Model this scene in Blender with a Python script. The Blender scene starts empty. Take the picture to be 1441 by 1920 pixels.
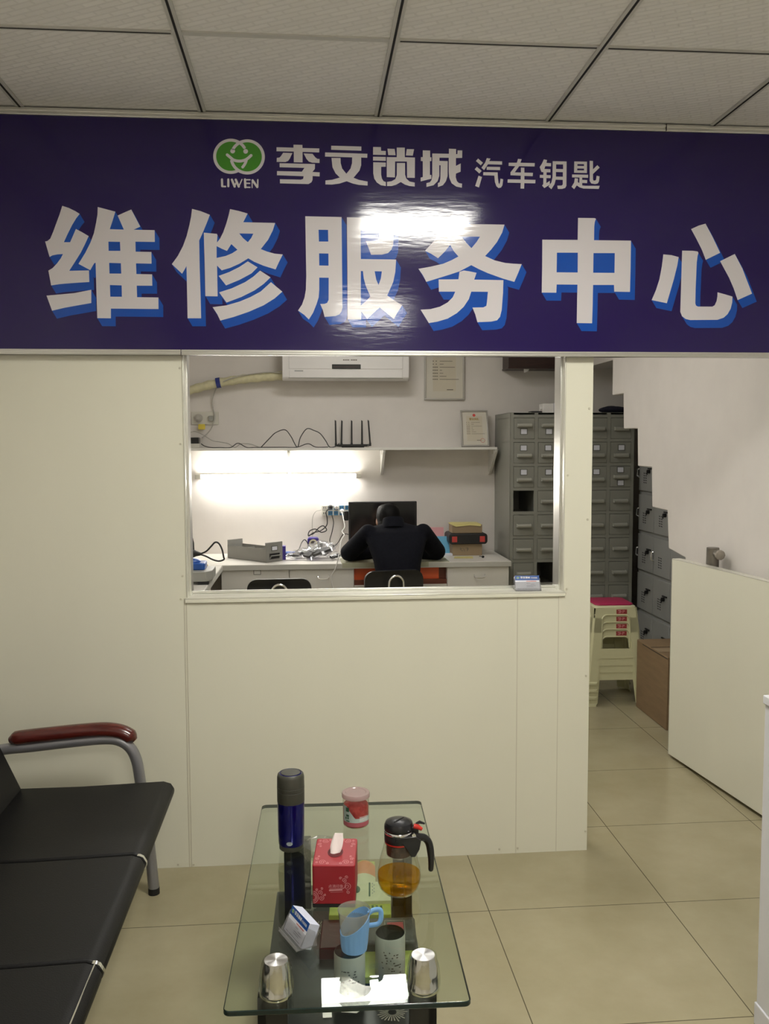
import bpy, math, random
from math import sin, cos, pi, radians, sqrt
from mathutils import Vector, Matrix
from mathutils.geometry import tessellate_polygon, delaunay_2d_cdt

random.seed(7)
SC = bpy.context.scene
COL = SC.collection

# ------------------------------------------------------------------ camera, world, exposure, lights
FPX, YAW, PITCH, ROLL, CAMH = 1671.16, 0.0839, 0.0754, -0.0037, 1.5337
_fw = Vector((sin(YAW) * cos(PITCH), cos(YAW) * cos(PITCH), -sin(PITCH)))
_r0 = Vector((cos(YAW), -sin(YAW), 0)); _u0 = _r0.cross(_fw)
_r = cos(ROLL) * _r0 + sin(ROLL) * _u0
_u = -sin(ROLL) * _r0 + cos(ROLL) * _u0
EYE = Vector((0, 0, CAMH))
cam_data = bpy.data.cameras.new('camera')
cam = bpy.data.objects.new('camera', cam_data); COL.objects.link(cam)
cam_data.sensor_fit = 'VERTICAL'; cam_data.sensor_height = 24.0
cam_data.lens = FPX / 1920 * 24.0
cam_data.clip_start = 0.02
_m = Matrix((( _r.x, _u.x, -_fw.x, 0), (_r.y, _u.y, -_fw.y, 0), (_r.z, _u.z, -_fw.z, CAMH), (0, 0, 0, 1)))
cam.matrix_world = _m
SC.camera = cam

world = bpy.data.worlds.new('world'); SC.world = world; world.use_nodes = True
world.node_tree.nodes['Background'].inputs[0].default_value = (0.9, 0.95, 1.0, 1)
world.node_tree.nodes['Background'].inputs[1].default_value = 0.05
SC.view_settings.view_transform = 'Standard'
SC.view_settings.look = 'None'
SC.view_settings.gamma = 1.0
SC.view_settings.use_curve_mapping = False
SC.view_settings.exposure = 0.28

PANEL_FRONT = 39.0     # emission of the lamp panel in the front room
PANEL_BACK = 24.0      # lamp panel in the workroom
FILL_MID = 12.0       # added fill panel, out of view, brightens stair wall and desk fronts
TUBE = 66.0            # tube lamp under the shelf

# ------------------------------------------------------------------ materials
def mat(name, col, rough=0.5, metal=0.0, var=0.0, vscale=8.0, bump=0.0, bscale=200.0, spec=0.5, emit=None, estr=0.0,
        col2=None, coat=0.0, sheen=0.0, stretch=None):
    m = bpy.data.materials.new(name); m.use_nodes = True
    nt = m.node_tree; b = nt.nodes['Principled BSDF']
    b.inputs['Base Color'].default_value = (*col, 1)
    b.inputs['Roughness'].default_value = rough
    b.inputs['Metallic'].default_value = metal
    b.inputs['Specular IOR Level'].default_value = spec
    b.inputs['Coat Weight'].default_value = coat
    b.inputs['Sheen Weight'].default_value = sheen
    if emit:
        b.inputs['Emission Color'].default_value = (*emit, 1); b.inputs['Emission Strength'].default_value = estr
    tc = nt.nodes.new('ShaderNodeTexCoord')
    src = tc.outputs['Object']
    if stretch:
        mp = nt.nodes.new('ShaderNodeMapping'); mp.inputs['Scale'].default_value = stretch
        nt.links.new(src, mp.inputs['Vector']); src = mp.outputs['Vector']
    if var > 0 or col2:
        n = nt.nodes.new('ShaderNodeTexNoise'); n.inputs['Scale'].default_value = vscale; n.inputs['Detail'].default_value = 5
        nt.links.new(src, n.inputs['Vector'])
        r = nt.nodes.new('ShaderNodeValToRGB')
        c2 = col2 if col2 else tuple(max(0, c * (1 - var)) for c in col)
        r.color_ramp.elements[0].position = 0.35; r.color_ramp.elements[1].position = 0.65
        r.color_ramp.elements[0].color = (*c2, 1); r.color_ramp.elements[1].color = (*col, 1)
        nt.links.new(n.outputs['Fac'], r.inputs['Fac']); nt.links.new(r.outputs['Color'], b.inputs['Base Color'])
    if bump > 0:
        n2 = nt.nodes.new('ShaderNodeTexNoise'); n2.inputs['Scale'].default_value = bscale; n2.inputs['Detail'].default_value = 3
        nt.links.new(src, n2.inputs['Vector'])
        bp = nt.nodes.new('ShaderNodeBump'); bp.inputs['Strength'].default_value = bump; bp.inputs['Distance'].default_value = 0.002
        nt.links.new(n2.outputs['Fac'], bp.inputs['Height']); nt.links.new(bp.outputs['Normal'], b.inputs['Normal'])
    return m

def glass(name, tint, rough=0.0, ior=1.5, diffuse=0.0, dcol=(1, 1, 1)):
    """clear sheet: straight-through transmission with a Fresnel reflection (plus a little haze for cloudy plastic)"""
    m = bpy.data.materials.new(name); m.use_nodes = True
    nt = m.node_tree; nt.nodes.clear()
    out = nt.nodes.new('ShaderNodeOutputMaterial')
    t = nt.nodes.new('ShaderNodeBsdfTransparent'); t.inputs[0].default_value = (*tint, 1)
    g = nt.nodes.new('ShaderNodeBsdfGlossy'); g.inputs['Roughness'].default_value = rough
    lw = nt.nodes.new('ShaderNodeLayerWeight'); lw.inputs['Blend'].default_value = 0.5
    pw = nt.nodes.new('ShaderNodeMath'); pw.operation = 'POWER'; pw.inputs[1].default_value = 5.0
    ml = nt.nodes.new('ShaderNodeMath'); ml.operation = 'MULTIPLY_ADD'
    r0 = ((ior - 1) / (ior + 1)) ** 2
    ml.inputs[1].default_value = 1 - r0; ml.inputs[2].default_value = r0
    nt.links.new(lw.outputs['Facing'], pw.inputs[0]); nt.links.new(pw.outputs[0], ml.inputs[0])
    mx = nt.nodes.new('ShaderNodeMixShader')
    nt.links.new(ml.outputs[0], mx.inputs[0])
    base = t.outputs[0]
    if diffuse > 0:
        d = nt.nodes.new('ShaderNodeBsdfTranslucent'); d.inputs[0].default_value = (*dcol, 1)
        d2 = nt.nodes.new('ShaderNodeBsdfDiffuse'); d2.inputs[0].default_value = (*dcol, 1)
        md = nt.nodes.new('ShaderNodeMixShader'); md.inputs[0].default_value = 0.5
        nt.links.new(d.outputs[0], md.inputs[1]); nt.links.new(d2.outputs[0], md.inputs[2])
        m2 = nt.nodes.new('ShaderNodeMixShader'); m2.inputs[0].default_value = diffuse
        nt.links.new(t.outputs[0], m2.inputs[1]); nt.links.new(md.outputs[0], m2.inputs[2]); base = m2.outputs[0]
    nt.links.new(base, mx.inputs[1]); nt.links.new(g.outputs[0], mx.inputs[2])
    nt.links.new(mx.outputs[0], out.inputs[0])
    return m

def emis(name, col, s):
    m = bpy.data.materials.new(name); m.use_nodes = True
    nt = m.node_tree; nt.nodes.clear()
    o = nt.nodes.new('ShaderNodeOutputMaterial'); e = nt.nodes.new('ShaderNodeEmission')
    e.inputs[0].default_value = (*col, 1); e.inputs[1].default_value = s
    nt.links.new(e.outputs[0], o.inputs[0]); return m

def floor_mat():
    m = mat('floor_tile', (0.42, 0.37, 0.24), rough=0.22, spec=0.4)
    nt = m.node_tree; b = nt.nodes['Principled BSDF']
    tc = nt.nodes.new('ShaderNodeTexCoord')
    n = nt.nodes.new('ShaderNodeTexNoise'); n.inputs['Scale'].default_value = 3.0; n.inputs['Detail'].default_value = 8; n.inputs['Roughness'].default_value = 0.65
    nt.links.new(tc.outputs['Object'], n.inputs['Vector'])
    r = nt.nodes.new('ShaderNodeValToRGB')
    r.color_ramp.elements[0].position = 0.3; r.color_ramp.elements[1].position = 0.7
    r.color_ramp.elements[0].color = (0.318, 0.278, 0.168, 1); r.color_ramp.elements[1].color = (0.388, 0.346, 0.226, 1)
    nt.links.new(n.outputs['Fac'], r.inputs['Fac'])
    br = nt.nodes.new('ShaderNodeTexBrick')
    br.offset = 0; br.inputs['Scale'].default_value = 1.0
    br.inputs['Brick Width'].default_value = 0.6; br.inputs['Row Height'].default_value = 0.6
    br.inputs['Mortar Size'].default_value = 0.0016; br.inputs['Mortar Smooth'].default_value = 0.0
    br.inputs['Mortar'].default_value = (0.10, 0.085, 0.05, 1)
    mp = nt.nodes.new('ShaderNodeMapping'); mp.inputs['Location'].default_value = (-0.5751 + 1.2, -2.7925 + 3.0, 0)
    nt.links.new(tc.outputs['Object'], mp.inputs['Vector']); nt.links.new(mp.outputs['Vector'], br.inputs['Vector'])
    nt.links.new(r.outputs['Color'], br.inputs['Color1']); nt.links.new(r.outputs['Color'], br.inputs['Color2'])
    nt.links.new(br.outputs['Color'], b.inputs['Base Color'])
    return m

def tile_mat():
    m = mat('ceiling_tile', (0.62, 0.61, 0.58), rough=0.8)
    nt = m.node_tree; b = nt.nodes['Principled BSDF']
    tc = nt.nodes.new('ShaderNodeTexCoord')
    mp = nt.nodes.new('ShaderNodeMapping'); mp.inputs['Rotation'].default_value = (0, 0, 0.5)
    nt.links.new(tc.outputs['Object'], mp.inputs['Vector'])
    br = nt.nodes.new('ShaderNodeTexBrick'); br.offset = 0.5
    br.inputs['Scale'].default_value = 1.0; br.inputs['Brick Width'].default_value = 0.07; br.inputs['Row Height'].default_value = 0.022
    br.inputs['Mortar Size'].default_value = 0.006; br.inputs['Mortar Smooth'].default_value = 1.0
    br.inputs['Color1'].default_value = (0.86, 0.855, 0.84, 1); br.inputs['Color2'].default_value = (0.81, 0.805, 0.79, 1)
    br.inputs['Mortar'].default_value = (0.77, 0.765, 0.75, 1)
    nt.links.new(mp.outputs['Vector'], br.inputs['Vector']); nt.links.new(br.outputs['Color'], b.inputs['Base Color'])
    bp = nt.nodes.new('ShaderNodeBump'); bp.inputs['Strength'].default_value = 0.25; bp.inputs['Distance'].default_value = 0.003
    nt.links.new(br.outputs['Fac'], bp.inputs['Height']); nt.links.new(bp.outputs['Normal'], b.inputs['Normal'])
    return m

def vinyl(name, col, rough=0.10):
    """glossy printed sign sheet, slightly rippled"""
    m = mat(name, col, rough=rough, spec=0.5)
    nt = m.node_tree; b = nt.nodes['Principled BSDF']
    tc = nt.nodes.new('ShaderNodeTexCoord')
    mp = nt.nodes.new('ShaderNodeMapping'); mp.inputs['Scale'].default_value = (1.0, 1.0, 5.0)
    nt.links.new(tc.outputs['Object'], mp.inputs['Vector'])
    n = nt.nodes.new('ShaderNodeTexNoise'); n.inputs['Scale'].default_value = 12; n.inputs['Detail'].default_value = 6
    nt.links.new(mp.outputs['Vector'], n.inputs['Vector'])
    bp = nt.nodes.new('ShaderNodeBump'); bp.inputs['Strength'].default_value = 0.03; bp.inputs['Distance'].default_value = 0.01
    nt.links.new(n.outputs['Fac'], bp.inputs['Height']); nt.links.new(bp.outputs['Normal'], b.inputs['Normal'])
    return m

M = {}
M['panel'] = mat('cream_panel', (0.75, 0.735, 0.61), rough=0.45, var=0.05, vscale=2.0, stretch=(1, 1, 0.3))
M['panel_seam'] = mat('panel_seam', (0.60, 0.57, 0.46), rough=0.5, var=0.06)
M['plaster'] = mat('white_plaster', (0.72, 0.68, 0.64), rough=0.8, var=0.05, vscale=5, bump=0.15, bscale=60)
M['plaster_raw'] = mat('grey_plaster_edge', (0.36, 0.32, 0.27), rough=0.9, var=0.3, vscale=20, bump=0.5, bscale=60)
M['floor'] = floor_mat()
M['tile'] = tile_mat()
M['tbar'] = mat('t_bar_grey', (0.60, 0.60, 0.57), rough=0.5, var=0.04)
M['slot'] = mat('dark_groove', (0.012, 0.011, 0.01), rough=0.7, var=0.2)
M['alu'] = mat('brushed_aluminium', (0.78, 0.78, 0.74), rough=0.28, metal=0.85, bump=0.05, bscale=300, stretch=(1, 1, 0.05))
M['alu_paint'] = mat('cream_aluminium_frame', (0.70, 0.69, 0.60), rough=0.25, metal=0.25, var=0.05)
M['sign_blue'] = vinyl('sign_blue', (0.0175, 0.0085, 0.082))
M['sign_white'] = vinyl('sign_white', (0.64, 0.61, 0.63))
M['sign_sky'] = vinyl('sign_sky_blue', (0.008, 0.075, 0.40))
M['sign_green'] = vinyl('sign_green', (0.06, 0.26, 0.025))
M['black_leather'] = mat('black_leatherette', (0.0045, 0.0045, 0.005), rough=0.5, bump=0.25, bscale=350, var=0.15, vscale=3, spec=0.28)
M['grey_tube'] = mat('silver_grey_paint', (0.30, 0.30, 0.32), rough=0.32, metal=0.55, var=0.05)
M['chrome'] = mat('chrome', (0.85, 0.85, 0.86), rough=0.12, metal=1.0, var=0.03)
M['red_wood'] = mat('red_lacquered_wood', (0.115, 0.016, 0.011), rough=0.25, col2=(0.07, 0.010, 0.008), vscale=14, stretch=(1, 8, 8), coat=0.4)
M['rubber'] = mat('black_rubber', (0.012, 0.012, 0.012), rough=0.6, var=0.2)
M['glass_top'] = glass('green_tinted_glass', (0.90, 0.94, 0.90))
M['glass_edge'] = mat('glass_edge_green', (0.012, 0.03, 0.027), rough=0.08, var=0.3, vscale=30)
M['clear'] = glass('clear_glass', (0.93, 0.94, 0.91))
M['film'] = glass('crinkled_clear_film', (0.9, 0.9, 0.88), rough=0.15, diffuse=0.10, dcol=(0.8, 0.8, 0.75))
M['acrylic'] = glass('clear_acrylic', (0.9, 0.9, 0.9), rough=0.05, diffuse=0.12, dcol=(0.8, 0.8, 0.82))
M['cloudy'] = glass('cloudy_plastic', (0.88, 0.88, 0.84), rough=0.12, diffuse=0.22, dcol=(0.75, 0.74, 0.68))
M['tea'] = glass('amber_tea', (0.90, 0.66, 0.13), rough=0.0, ior=1.3, diffuse=0.16, dcol=(0.85, 0.50, 0.03))
M['wet_leaf'] = mat('wet_tea_leaves', (0.05, 0.022, 0.012), rough=0.5, col2=(0.12, 0.06, 0.03), vscale=60, bump=0.8, bscale=90)
M['black_plastic'] = mat('black_plastic', (0.012, 0.012, 0.013), rough=0.28, var=0.1)
M['matt_black'] = mat('matt_black', (0.008, 0.008, 0.009), rough=0.55, var=0.15)
M['red_plastic'] = mat('red_plastic', (0.55, 0.03, 0.02), rough=0.3, var=0.1)
M['board_black'] = mat('black_table_board', (0.010, 0.011, 0.010), rough=0.30, var=0.2)
M['flower'] = mat('pale_flower_print', (0.30, 0.29, 0.24), rough=0.4, var=0.25, vscale=120)
M['thermos_blue'] = mat('blue_metallic_lacquer', (0.006, 0.006, 0.16), rough=0.22, metal=0.6, var=0.1, coat=0.5)
M['thermos_grey'] = mat('dark_olive_grey_plastic', (0.055, 0.055, 0.042), rough=0.45, var=0.08)
M['silver_badge'] = mat('silver_badge', (0.45, 0.52, 0.58), rough=0.3, metal=0.6, var=0.05)
M['tissue_red'] = mat('red_board', (0.33, 0.012, 0.022), rough=0.4, var=0.07)
M['tissue_swirl'] = mat('pink_print', (0.70, 0.30, 0.32), rough=0.5, var=0.08)
M['tissue_dark'] = mat('dark_red_slot', (0.10, 0.004, 0.008), rough=0.6, var=0.1)
M['paper'] = mat('white_paper', (0.80, 0.78, 0.75), rough=0.8, var=0.04, vscale=20)
M['tissue_paper'] = mat('tissue_paper', (0.85, 0.76, 0.74), rough=0.9, bump=0.4, bscale=60, var=0.05)
M['card_white'] = mat('card_white', (0.72, 0.73, 0.80), rough=0.5, var=0.03)
M['card_side'] = mat('card_stack_side', (0.62, 0.65, 0.78), rough=0.6, var=0.06, vscale=200)
M['card_blue'] = mat('card_blue', (0.012, 0.075, 0.32), rough=0.35, var=0.06)
M['print_grey'] = mat('grey_print', (0.30, 0.30, 0.33), rough=0.6, var=0.1)
M['print_red'] = mat('red_print', (0.60, 0.16, 0.13), rough=0.6, var=0.1)
M['print_dark'] = mat('dark_print', (0.13, 0.115, 0.09), rough=0.7, var=0.1)
M['cup_blue'] = mat('light_blue_plastic', (0.20, 0.43, 0.78), rough=0.4, var=0.04)
M['steel'] = mat('polished_steel', (0.80, 0.80, 0.78), rough=0.10, metal=1.0, var=0.03)
M['steel_disc'] = mat('turned_steel', (0.78, 0.78, 0.77), rough=0.24, metal=1.0)
_b = M['steel_disc'].node_tree.nodes['Principled BSDF']; _b.inputs['Anisotropic'].default_value = 0.92
_t = M['steel_disc'].node_tree.nodes.new('ShaderNodeTangent'); _t.direction_type = 'RADIAL'; _t.axis = 'Z'
M['steel_disc'].node_tree.links.new(_t.outputs[0], _b.inputs['Tangent'])
M['lid_pink'] = glass('pale_pink_lid', (0.80, 0.68, 0.68), rough=0.15, diffuse=0.55, dcol=(0.72, 0.58, 0.58))
M['jam'] = mat('red_candy', (0.50, 0.07, 0.06), rough=0.35, col2=(0.30, 0.025, 0.025), vscale=60, bump=0.8, bscale=80)
M['label_green'] = mat('grey_green_label', (0.42, 0.50, 0.46), rough=0.4, var=0.06)
M['label_pink'] = mat('pink_red_label', (0.42, 0.10, 0.12), rough=0.4, var=0.08)
M['dark_green'] = mat('dark_green_print', (0.03, 0.10, 0.05), rough=0.5, var=0.2)
M['cab_grey'] = mat('grey_green_steel', (0.265, 0.265, 0.230), rough=0.42, var=0.05, vscale=6)
M['handle_steel'] = mat('worn_bright_steel', (0.44, 0.44, 0.39), rough=0.3, metal=0.35, var=0.08)
M['cab_dark'] = mat('dark_recess', (0.008, 0.008, 0.008), rough=0.8, var=0.2)
M['locker'] = mat('light_grey_steel', (0.33, 0.335, 0.325), rough=0.42, var=0.05)
M['locker_line'] = mat('locker_seam', (0.12, 0.12, 0.11), rough=0.6, var=0.1)
M['tray_grey'] = mat('grey_sheet_steel', (0.26, 0.255, 0.235), rough=0.4, var=0.06)
M['desk_white'] = mat('off_white_laminate', (0.74, 0.715, 0.66), rough=0.35, var=0.04)
M['desk_edge'] = mat('grey_edge_band', (0.56, 0.55, 0.50), rough=0.4, var=0.05)
M['orange'] = mat('orange_red_panel', (0.80, 0.13, 0.035), rough=0.4, var=0.08)
M['orange_dark'] = mat('brown_red_panel', (0.16, 0.04, 0.018), rough=0.5, var=0.1)
M['shelf'] = mat('white_shelf_board', (0.72, 0.71, 0.66), rough=0.4, var=0.04)
M['ac_white'] = mat('white_abs_plastic', (0.74, 0.72, 0.70), rough=0.3, var=0.03)
M['hose'] = mat('cream_hose_wrap', (0.62, 0.58, 0.37), rough=0.55, var=0.14, vscale=40, bump=0.4, bscale=60)
M['tape_blue'] = mat('blue_tape', (0.02, 0.035, 0.22), rough=0.4, var=0.1)
M['cable_black'] = mat('black_cable', (0.02, 0.018, 0.016), rough=0.5, var=0.1)
M['cable_grey'] = mat('grey_cable', (0.42, 0.40, 0.36), rough=0.5, var=0.08)
M['cable_white'] = mat('white_cable', (0.75, 0.73, 0.70), rough=0.4, var=0.05)
M['socket'] = mat('ivory_socket', (0.62, 0.60, 0.53), rough=0.35, var=0.04)
M['socket_blue'] = mat('blue_socket_insert', (0.05, 0.18, 0.33), rough=0.35, var=0.08)
M['yellow'] = mat('yellow_tag', (0.78, 0.62, 0.08), rough=0.5, var=0.1)
M['brown_wood'] = mat('dark_brown_wood', (0.034, 0.011, 0.008), rough=0.4, col2=(0.020, 0.007, 0.005), vscale=12, stretch=(1, 8, 8))
M['cert_paper'] = mat('cert_paper', (0.60, 0.545, 0.43), rough=0.7, var=0.05)
M['cert_border'] = mat('cert_border', (0.62, 0.585, 0.50), rough=0.7, var=0.05)
M['frame_silver'] = mat('silver_frame', (0.48, 0.46, 0.43), rough=0.3, metal=0.6, var=0.05)
M['gold_print'] = mat('gold_print', (0.36, 0.26, 0.10), rough=0.5, var=0.1)
M['seal_red'] = mat('seal_red', (0.60, 0.06, 0.05), rough=0.5, var=0.08)
M['screen'] = mat('dark_screen', (0.006, 0.006, 0.007), rough=0.2, var=0.1)
M['jacket'] = mat('navy_wool', (0.009, 0.0095, 0.014), spec=0.08, rough=0.9, var=0.25, vscale=60, bump=0.3, bscale=250, sheen=0.02)
M['trousers'] = mat('dark_trousers', (0.012, 0.012, 0.014), rough=0.9, var=0.2)
M['skin'] = mat('skin', (0.50, 0.30, 0.21), rough=0.5, var=0.08, vscale=30)
M['hair'] = mat('black_hair', (0.004, 0.0037, 0.0035), spec=0.15, rough=0.6, var=0.3, vscale=120, bump=0.6, bscale=160)
M['mat_green'] = mat('pale_green_mat', (0.42, 0.42, 0.30), rough=0.6, var=0.08)
M['case_black'] = mat('black_case', (0.010, 0.010, 0.011), rough=0.5, var=0.1, bump=0.2, bscale=150)
M['card_brown'] = mat('brown_cardboard', (0.250, 0.165, 0.088), rough=0.8, var=0.14, vscale=6, stretch=(1, 1, 6))
M['card_tan'] = mat('tan_cardboard', (0.34, 0.25, 0.15), rough=0.8, var=0.12)
M['paper_yellow'] = mat('yellow_paper', (0.68, 0.60, 0.25), rough=0.7, var=0.06)
M['folder_pink'] = mat('pink_folder', (0.70, 0.34, 0.36), rough=0.4, var=0.05)
M['folder_blue'] = mat('blue_folder', (0.12, 0.40, 0.62), rough=0.4, var=0.06)
M['purple'] = mat('purple_plastic', (0.055, 0.035, 0.26), rough=0.35, var=0.08)
M['cream_ring'] = mat('cream_ring', (0.62, 0.58, 0.36), rough=0.4, var=0.05)
M['blue_plastic'] = mat('blue_plastic', (0.02, 0.10, 0.42), rough=0.3, var=0.1)
M['bag'] = glass('plastic_bag', (0.9, 0.9, 0.92), rough=0.08, ior=1.9, diffuse=0.03, dcol=(0.85, 0.85, 0.88))
M['tool_grey'] = mat('grey_casing', (0.34, 0.34, 0.31), rough=0.4, var=0.05)
M['gold'] = mat('ochre_sponge', (0.55, 0.38, 0.10), rough=0.6, var=0.15)
M['stool_cream'] = mat('cream_plastic', (0.60, 0.585, 0.37), rough=0.35, var=0.04)
M['stool_pink'] = mat('magenta_pad', (0.40, 0.018, 0.085), rough=0.45, var=0.06)
M['sticker_red'] = mat('red_sticker', (0.36, 0.05, 0.05), rough=0.5, var=0.25, vscale=120)
M['pipe'] = mat('dull_grey_pipe', (0.22, 0.20, 0.17), rough=0.38, metal=0.7, var=0.25, vscale=14)
M['counter'] = mat('cool_white_laminate', (0.70, 0.71, 0.76), rough=0.4, var=0.03)
M['navy_cloth'] = mat('navy_cloth', (0.012, 0.012, 0.03), rough=0.9, var=0.2)
M['lamp_panel'] = emis('lamp_panel_front', (1.0, 0.975, 0.895), PANEL_FRONT)
M['lamp_panel_back'] = emis('lamp_panel_back', (1.0, 0.97, 0.92), PANEL_BACK)
M['fill_panel_mid'] = emis('fill_panel_mid', (1.0, 0.97, 0.92), FILL_MID)
M['lamp_tube'] = emis('lamp_tube', (1.0, 0.97, 0.90), TUBE)
M['lamp_white'] = mat('lamp_housing', (0.8, 0.8, 0.78), rough=0.4, var=0.03)
M['tea_green'] = mat('lime_print', (0.42, 0.48, 0.10), rough=0.5, var=0.2, vscale=30)
M['tea_cream'] = mat('cream_print', (0.62, 0.62, 0.42), rough=0.5, var=0.08)
M['tea_orange'] = mat('orange_print', (0.62, 0.24, 0.10), rough=0.5, var=0.15)
M['dark_tin'] = mat('dark_grey_tin', (0.055, 0.05, 0.04), rough=0.4, var=0.2)
M['maroon'] = mat('maroon_board', (0.05, 0.012, 0.012), rough=0.4, var=0.2)
M['can_grey'] = mat('frosted_grey_can', (0.56, 0.575, 0.555), rough=0.35, var=0.06)
M['can_lid'] = mat('dark_can_lid', (0.012, 0.013, 0.010), spec=0.1, rough=0.6, var=0.2)

# ------------------------------------------------------------------ geometry helpers
def at(x, y, Y):
    """photo pixel -> point on the plane at distance Y"""
    d = _fw * FPX + _r * (x - 720.5) - _u * (y - 960)
    return EYE + d * (Y / d.y)
def atz(x, y, Z):
    d = _fw * FPX + _r * (x - 720.5) - _u * (y - 960)
    return EYE + d * ((Z - CAMH) / d.z)
def atx(x, y, X):
    d = _fw * FPX + _r * (x - 720.5) - _u * (y - 960)
    return EYE + d * (X / d.x)

class MB:
    def __init__(self, o=None):
        self.v = []; self.f = []; self.mi = []; self.cur = 0
        self.o = Vector(o.location) if hasattr(o, 'location') else (Vector(o) if o is not None else Vector((0, 0, 0)))
        self.xf = None
    def add(self, vs, fs):
        n = len(self.v)
        for p in vs:
            p = Vector(p)
            if self.xf is not None: p = self.xf @ p
            self.v.append(p - self.o)
        for f in fs:
            self.f.append([n + i for i in f]); self.mi.append(self.cur)
        return self
    def box(self, a, b):
        x0, y0, z0 = [min(a[i], b[i]) for i in range(3)]; x1, y1, z1 = [max(a[i], b[i]) for i in range(3)]
        vs = [(x0, y0, z0), (x1, y0, z0), (x1, y1, z0), (x0, y1, z0), (x0, y0, z1), (x1, y0, z1), (x1, y1, z1), (x0, y1, z1)]
        return self.add(vs, [(0, 3, 2, 1), (4, 5, 6, 7), (0, 1, 5, 4), (1, 2, 6, 5), (2, 3, 7, 6), (3, 0, 4, 7)])
    def hexa(self, bot, top):
        return self.add(list(bot) + list(top), [(0, 3, 2, 1), (4, 5, 6, 7), (0, 1, 5, 4), (1, 2, 6, 5), (2, 3, 7, 6), (3, 0, 4, 7)])
    def rbox(self, a, b, r, n=5, axis=2):
        """box with corners rounded about the given axis"""
        a = list(a); b = list(b)
        i, j = [k for k in range(3) if k != axis]
        pts = []
        for (cx, cy, t0) in ((b[i] - r, b[j] - r, 0), (a[i] + r, b[j] - r, pi / 2), (a[i] + r, a[j] + r, pi), (b[i] - r, a[j] + r, 1.5 * pi)):
            for k in range(n + 1):
                t = t0 + k / n * pi / 2; pts.append((cx + r * cos(t), cy + r * sin(t)))
        vs = []
        for z in (a[axis], b[axis]):
            for p in pts:
                q = [0, 0, 0]; q[i] = p[0]; q[j] = p[1]; q[axis] = z; vs.append(q)
        m = len(pts)
        fs = [tuple(reversed(range(m))), tuple(range(m, 2 * m))] + [(k, (k + 1) % m, m + (k + 1) % m, m + k) for k in range(m)]
        return self.add(vs, fs)
    def rings(self, rings, cap0=True, cap1=True, close=True):
        n = len(rings[0]); vs = [p for r in rings for p in r]; fs = []
        for k in range(len(rings) - 1):
            for i in range(n if close else n - 1):
                j = (i + 1) % n
                fs.append((k * n + i, k * n + j, (k + 1) * n + j, (k + 1) * n + i))
        if cap0: fs.append(tuple(reversed(range(n))))
        if cap1: fs.append(tuple(range((len(rings) - 1) * n, len(rings) * n)))
        return self.add(vs, fs)
    def lathe(self, prof, c=(0, 0, 0), n=32, cap0=True, cap1=True, axis=Vector((0, 0, 1))):
        q = Vector((0, 0, 1)).rotation_difference(Vector(axis).normalized())
        c = Vector(c); R = []
        for r, z in prof:
            R.append([c + q @ Vector((max(r, 1e-5) * cos(2 * pi * i / n), max(r, 1e-5) * sin(2 * pi * i / n), z)) for i in range(n)])
        return self.rings(R, cap0, cap1)
    def cyl(self, p0, p1, r0, r1=None, n=16):
        p0 = Vector(p0); p1 = Vector(p1); d = p1 - p0
        return self.lathe([(r0, 0), (r0 if r1 is None else r1, d.length)], p0, n, axis=d)
    def tube(self, pts, r, n=8, rads=None, flat=1.0):
        pts = [Vector(p) for p in pts]
        t = (pts[1] - pts[0]).normalized()
        up = Vector((0, 0, 1)) if abs(t.z) < 0.9 else Vector((0, 1, 0))
        a = t.cross(up).normalized(); b = a.cross(t)
        R = []
        for i, p in enumerate(pts):
            if i == 0: tn = (pts[1] - pts[0]).normalized()
            elif i == len(pts) - 1: tn = (pts[-1] - pts[-2]).normalized()
            else: tn = ((pts[i + 1] - p).normalized() + (p - pts[i - 1]).normalized())
            if tn.length < 1e-6: tn = t
            tn.normalize()
            q = t.rotation_difference(tn); a = q @ a; b = q @ b; t = tn
            rr = rads[i] if rads else r
            R.append([p + a * (rr * cos(2 * pi * k / n)) + b * (rr * flat * sin(2 * pi * k / n)) for k in range(n)])
        return self.rings(R)
    def ball(self, c, r, nu=16, nv=10):
        c = Vector(c); rx, ry, rz = (r, r, r) if not hasattr(r, '__len__') else r
        R = []
        for j in range(nv + 1):
            ph = -pi / 2 + pi * j / nv; cr = max(cos(ph), 1e-3)
            R.append([c + Vector((rx * cr * cos(2 * pi * i / nu), ry * cr * sin(2 * pi * i / nu), rz * sin(ph))) for i in range(nu)])
        return self.rings(R)
    def prism(self, poly, f0, f1):
        """poly: 2-D outline; f0/f1 map a 2-D point to the two ends"""
        n = len(poly)
        vs = [f0(*p) for p in poly] + [f1(*p) for p in poly]
        tri = tessellate_polygon([[Vector((p[0], p[1], 0)) for p in poly]])
        fs = [tuple(t) for t in tri] + [tuple(n + i for i in reversed(t)) for t in tri]
        fs += [(i, (i + 1) % n, n + (i + 1) % n, n + i) for i in range(n)]
        return self.add(vs, fs)
    def flat(self, loops, fn):
        """flat figure from an outline and its holes"""
        lo = [[Vector((p[0], p[1], 0)) for p in l] for l in loops]
        tri = tessellate_polygon(lo)
        vs = [fn(p[0], p[1]) for l in loops for p in l]
        return self.add(vs, [tuple(t) for t in tri])
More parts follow.
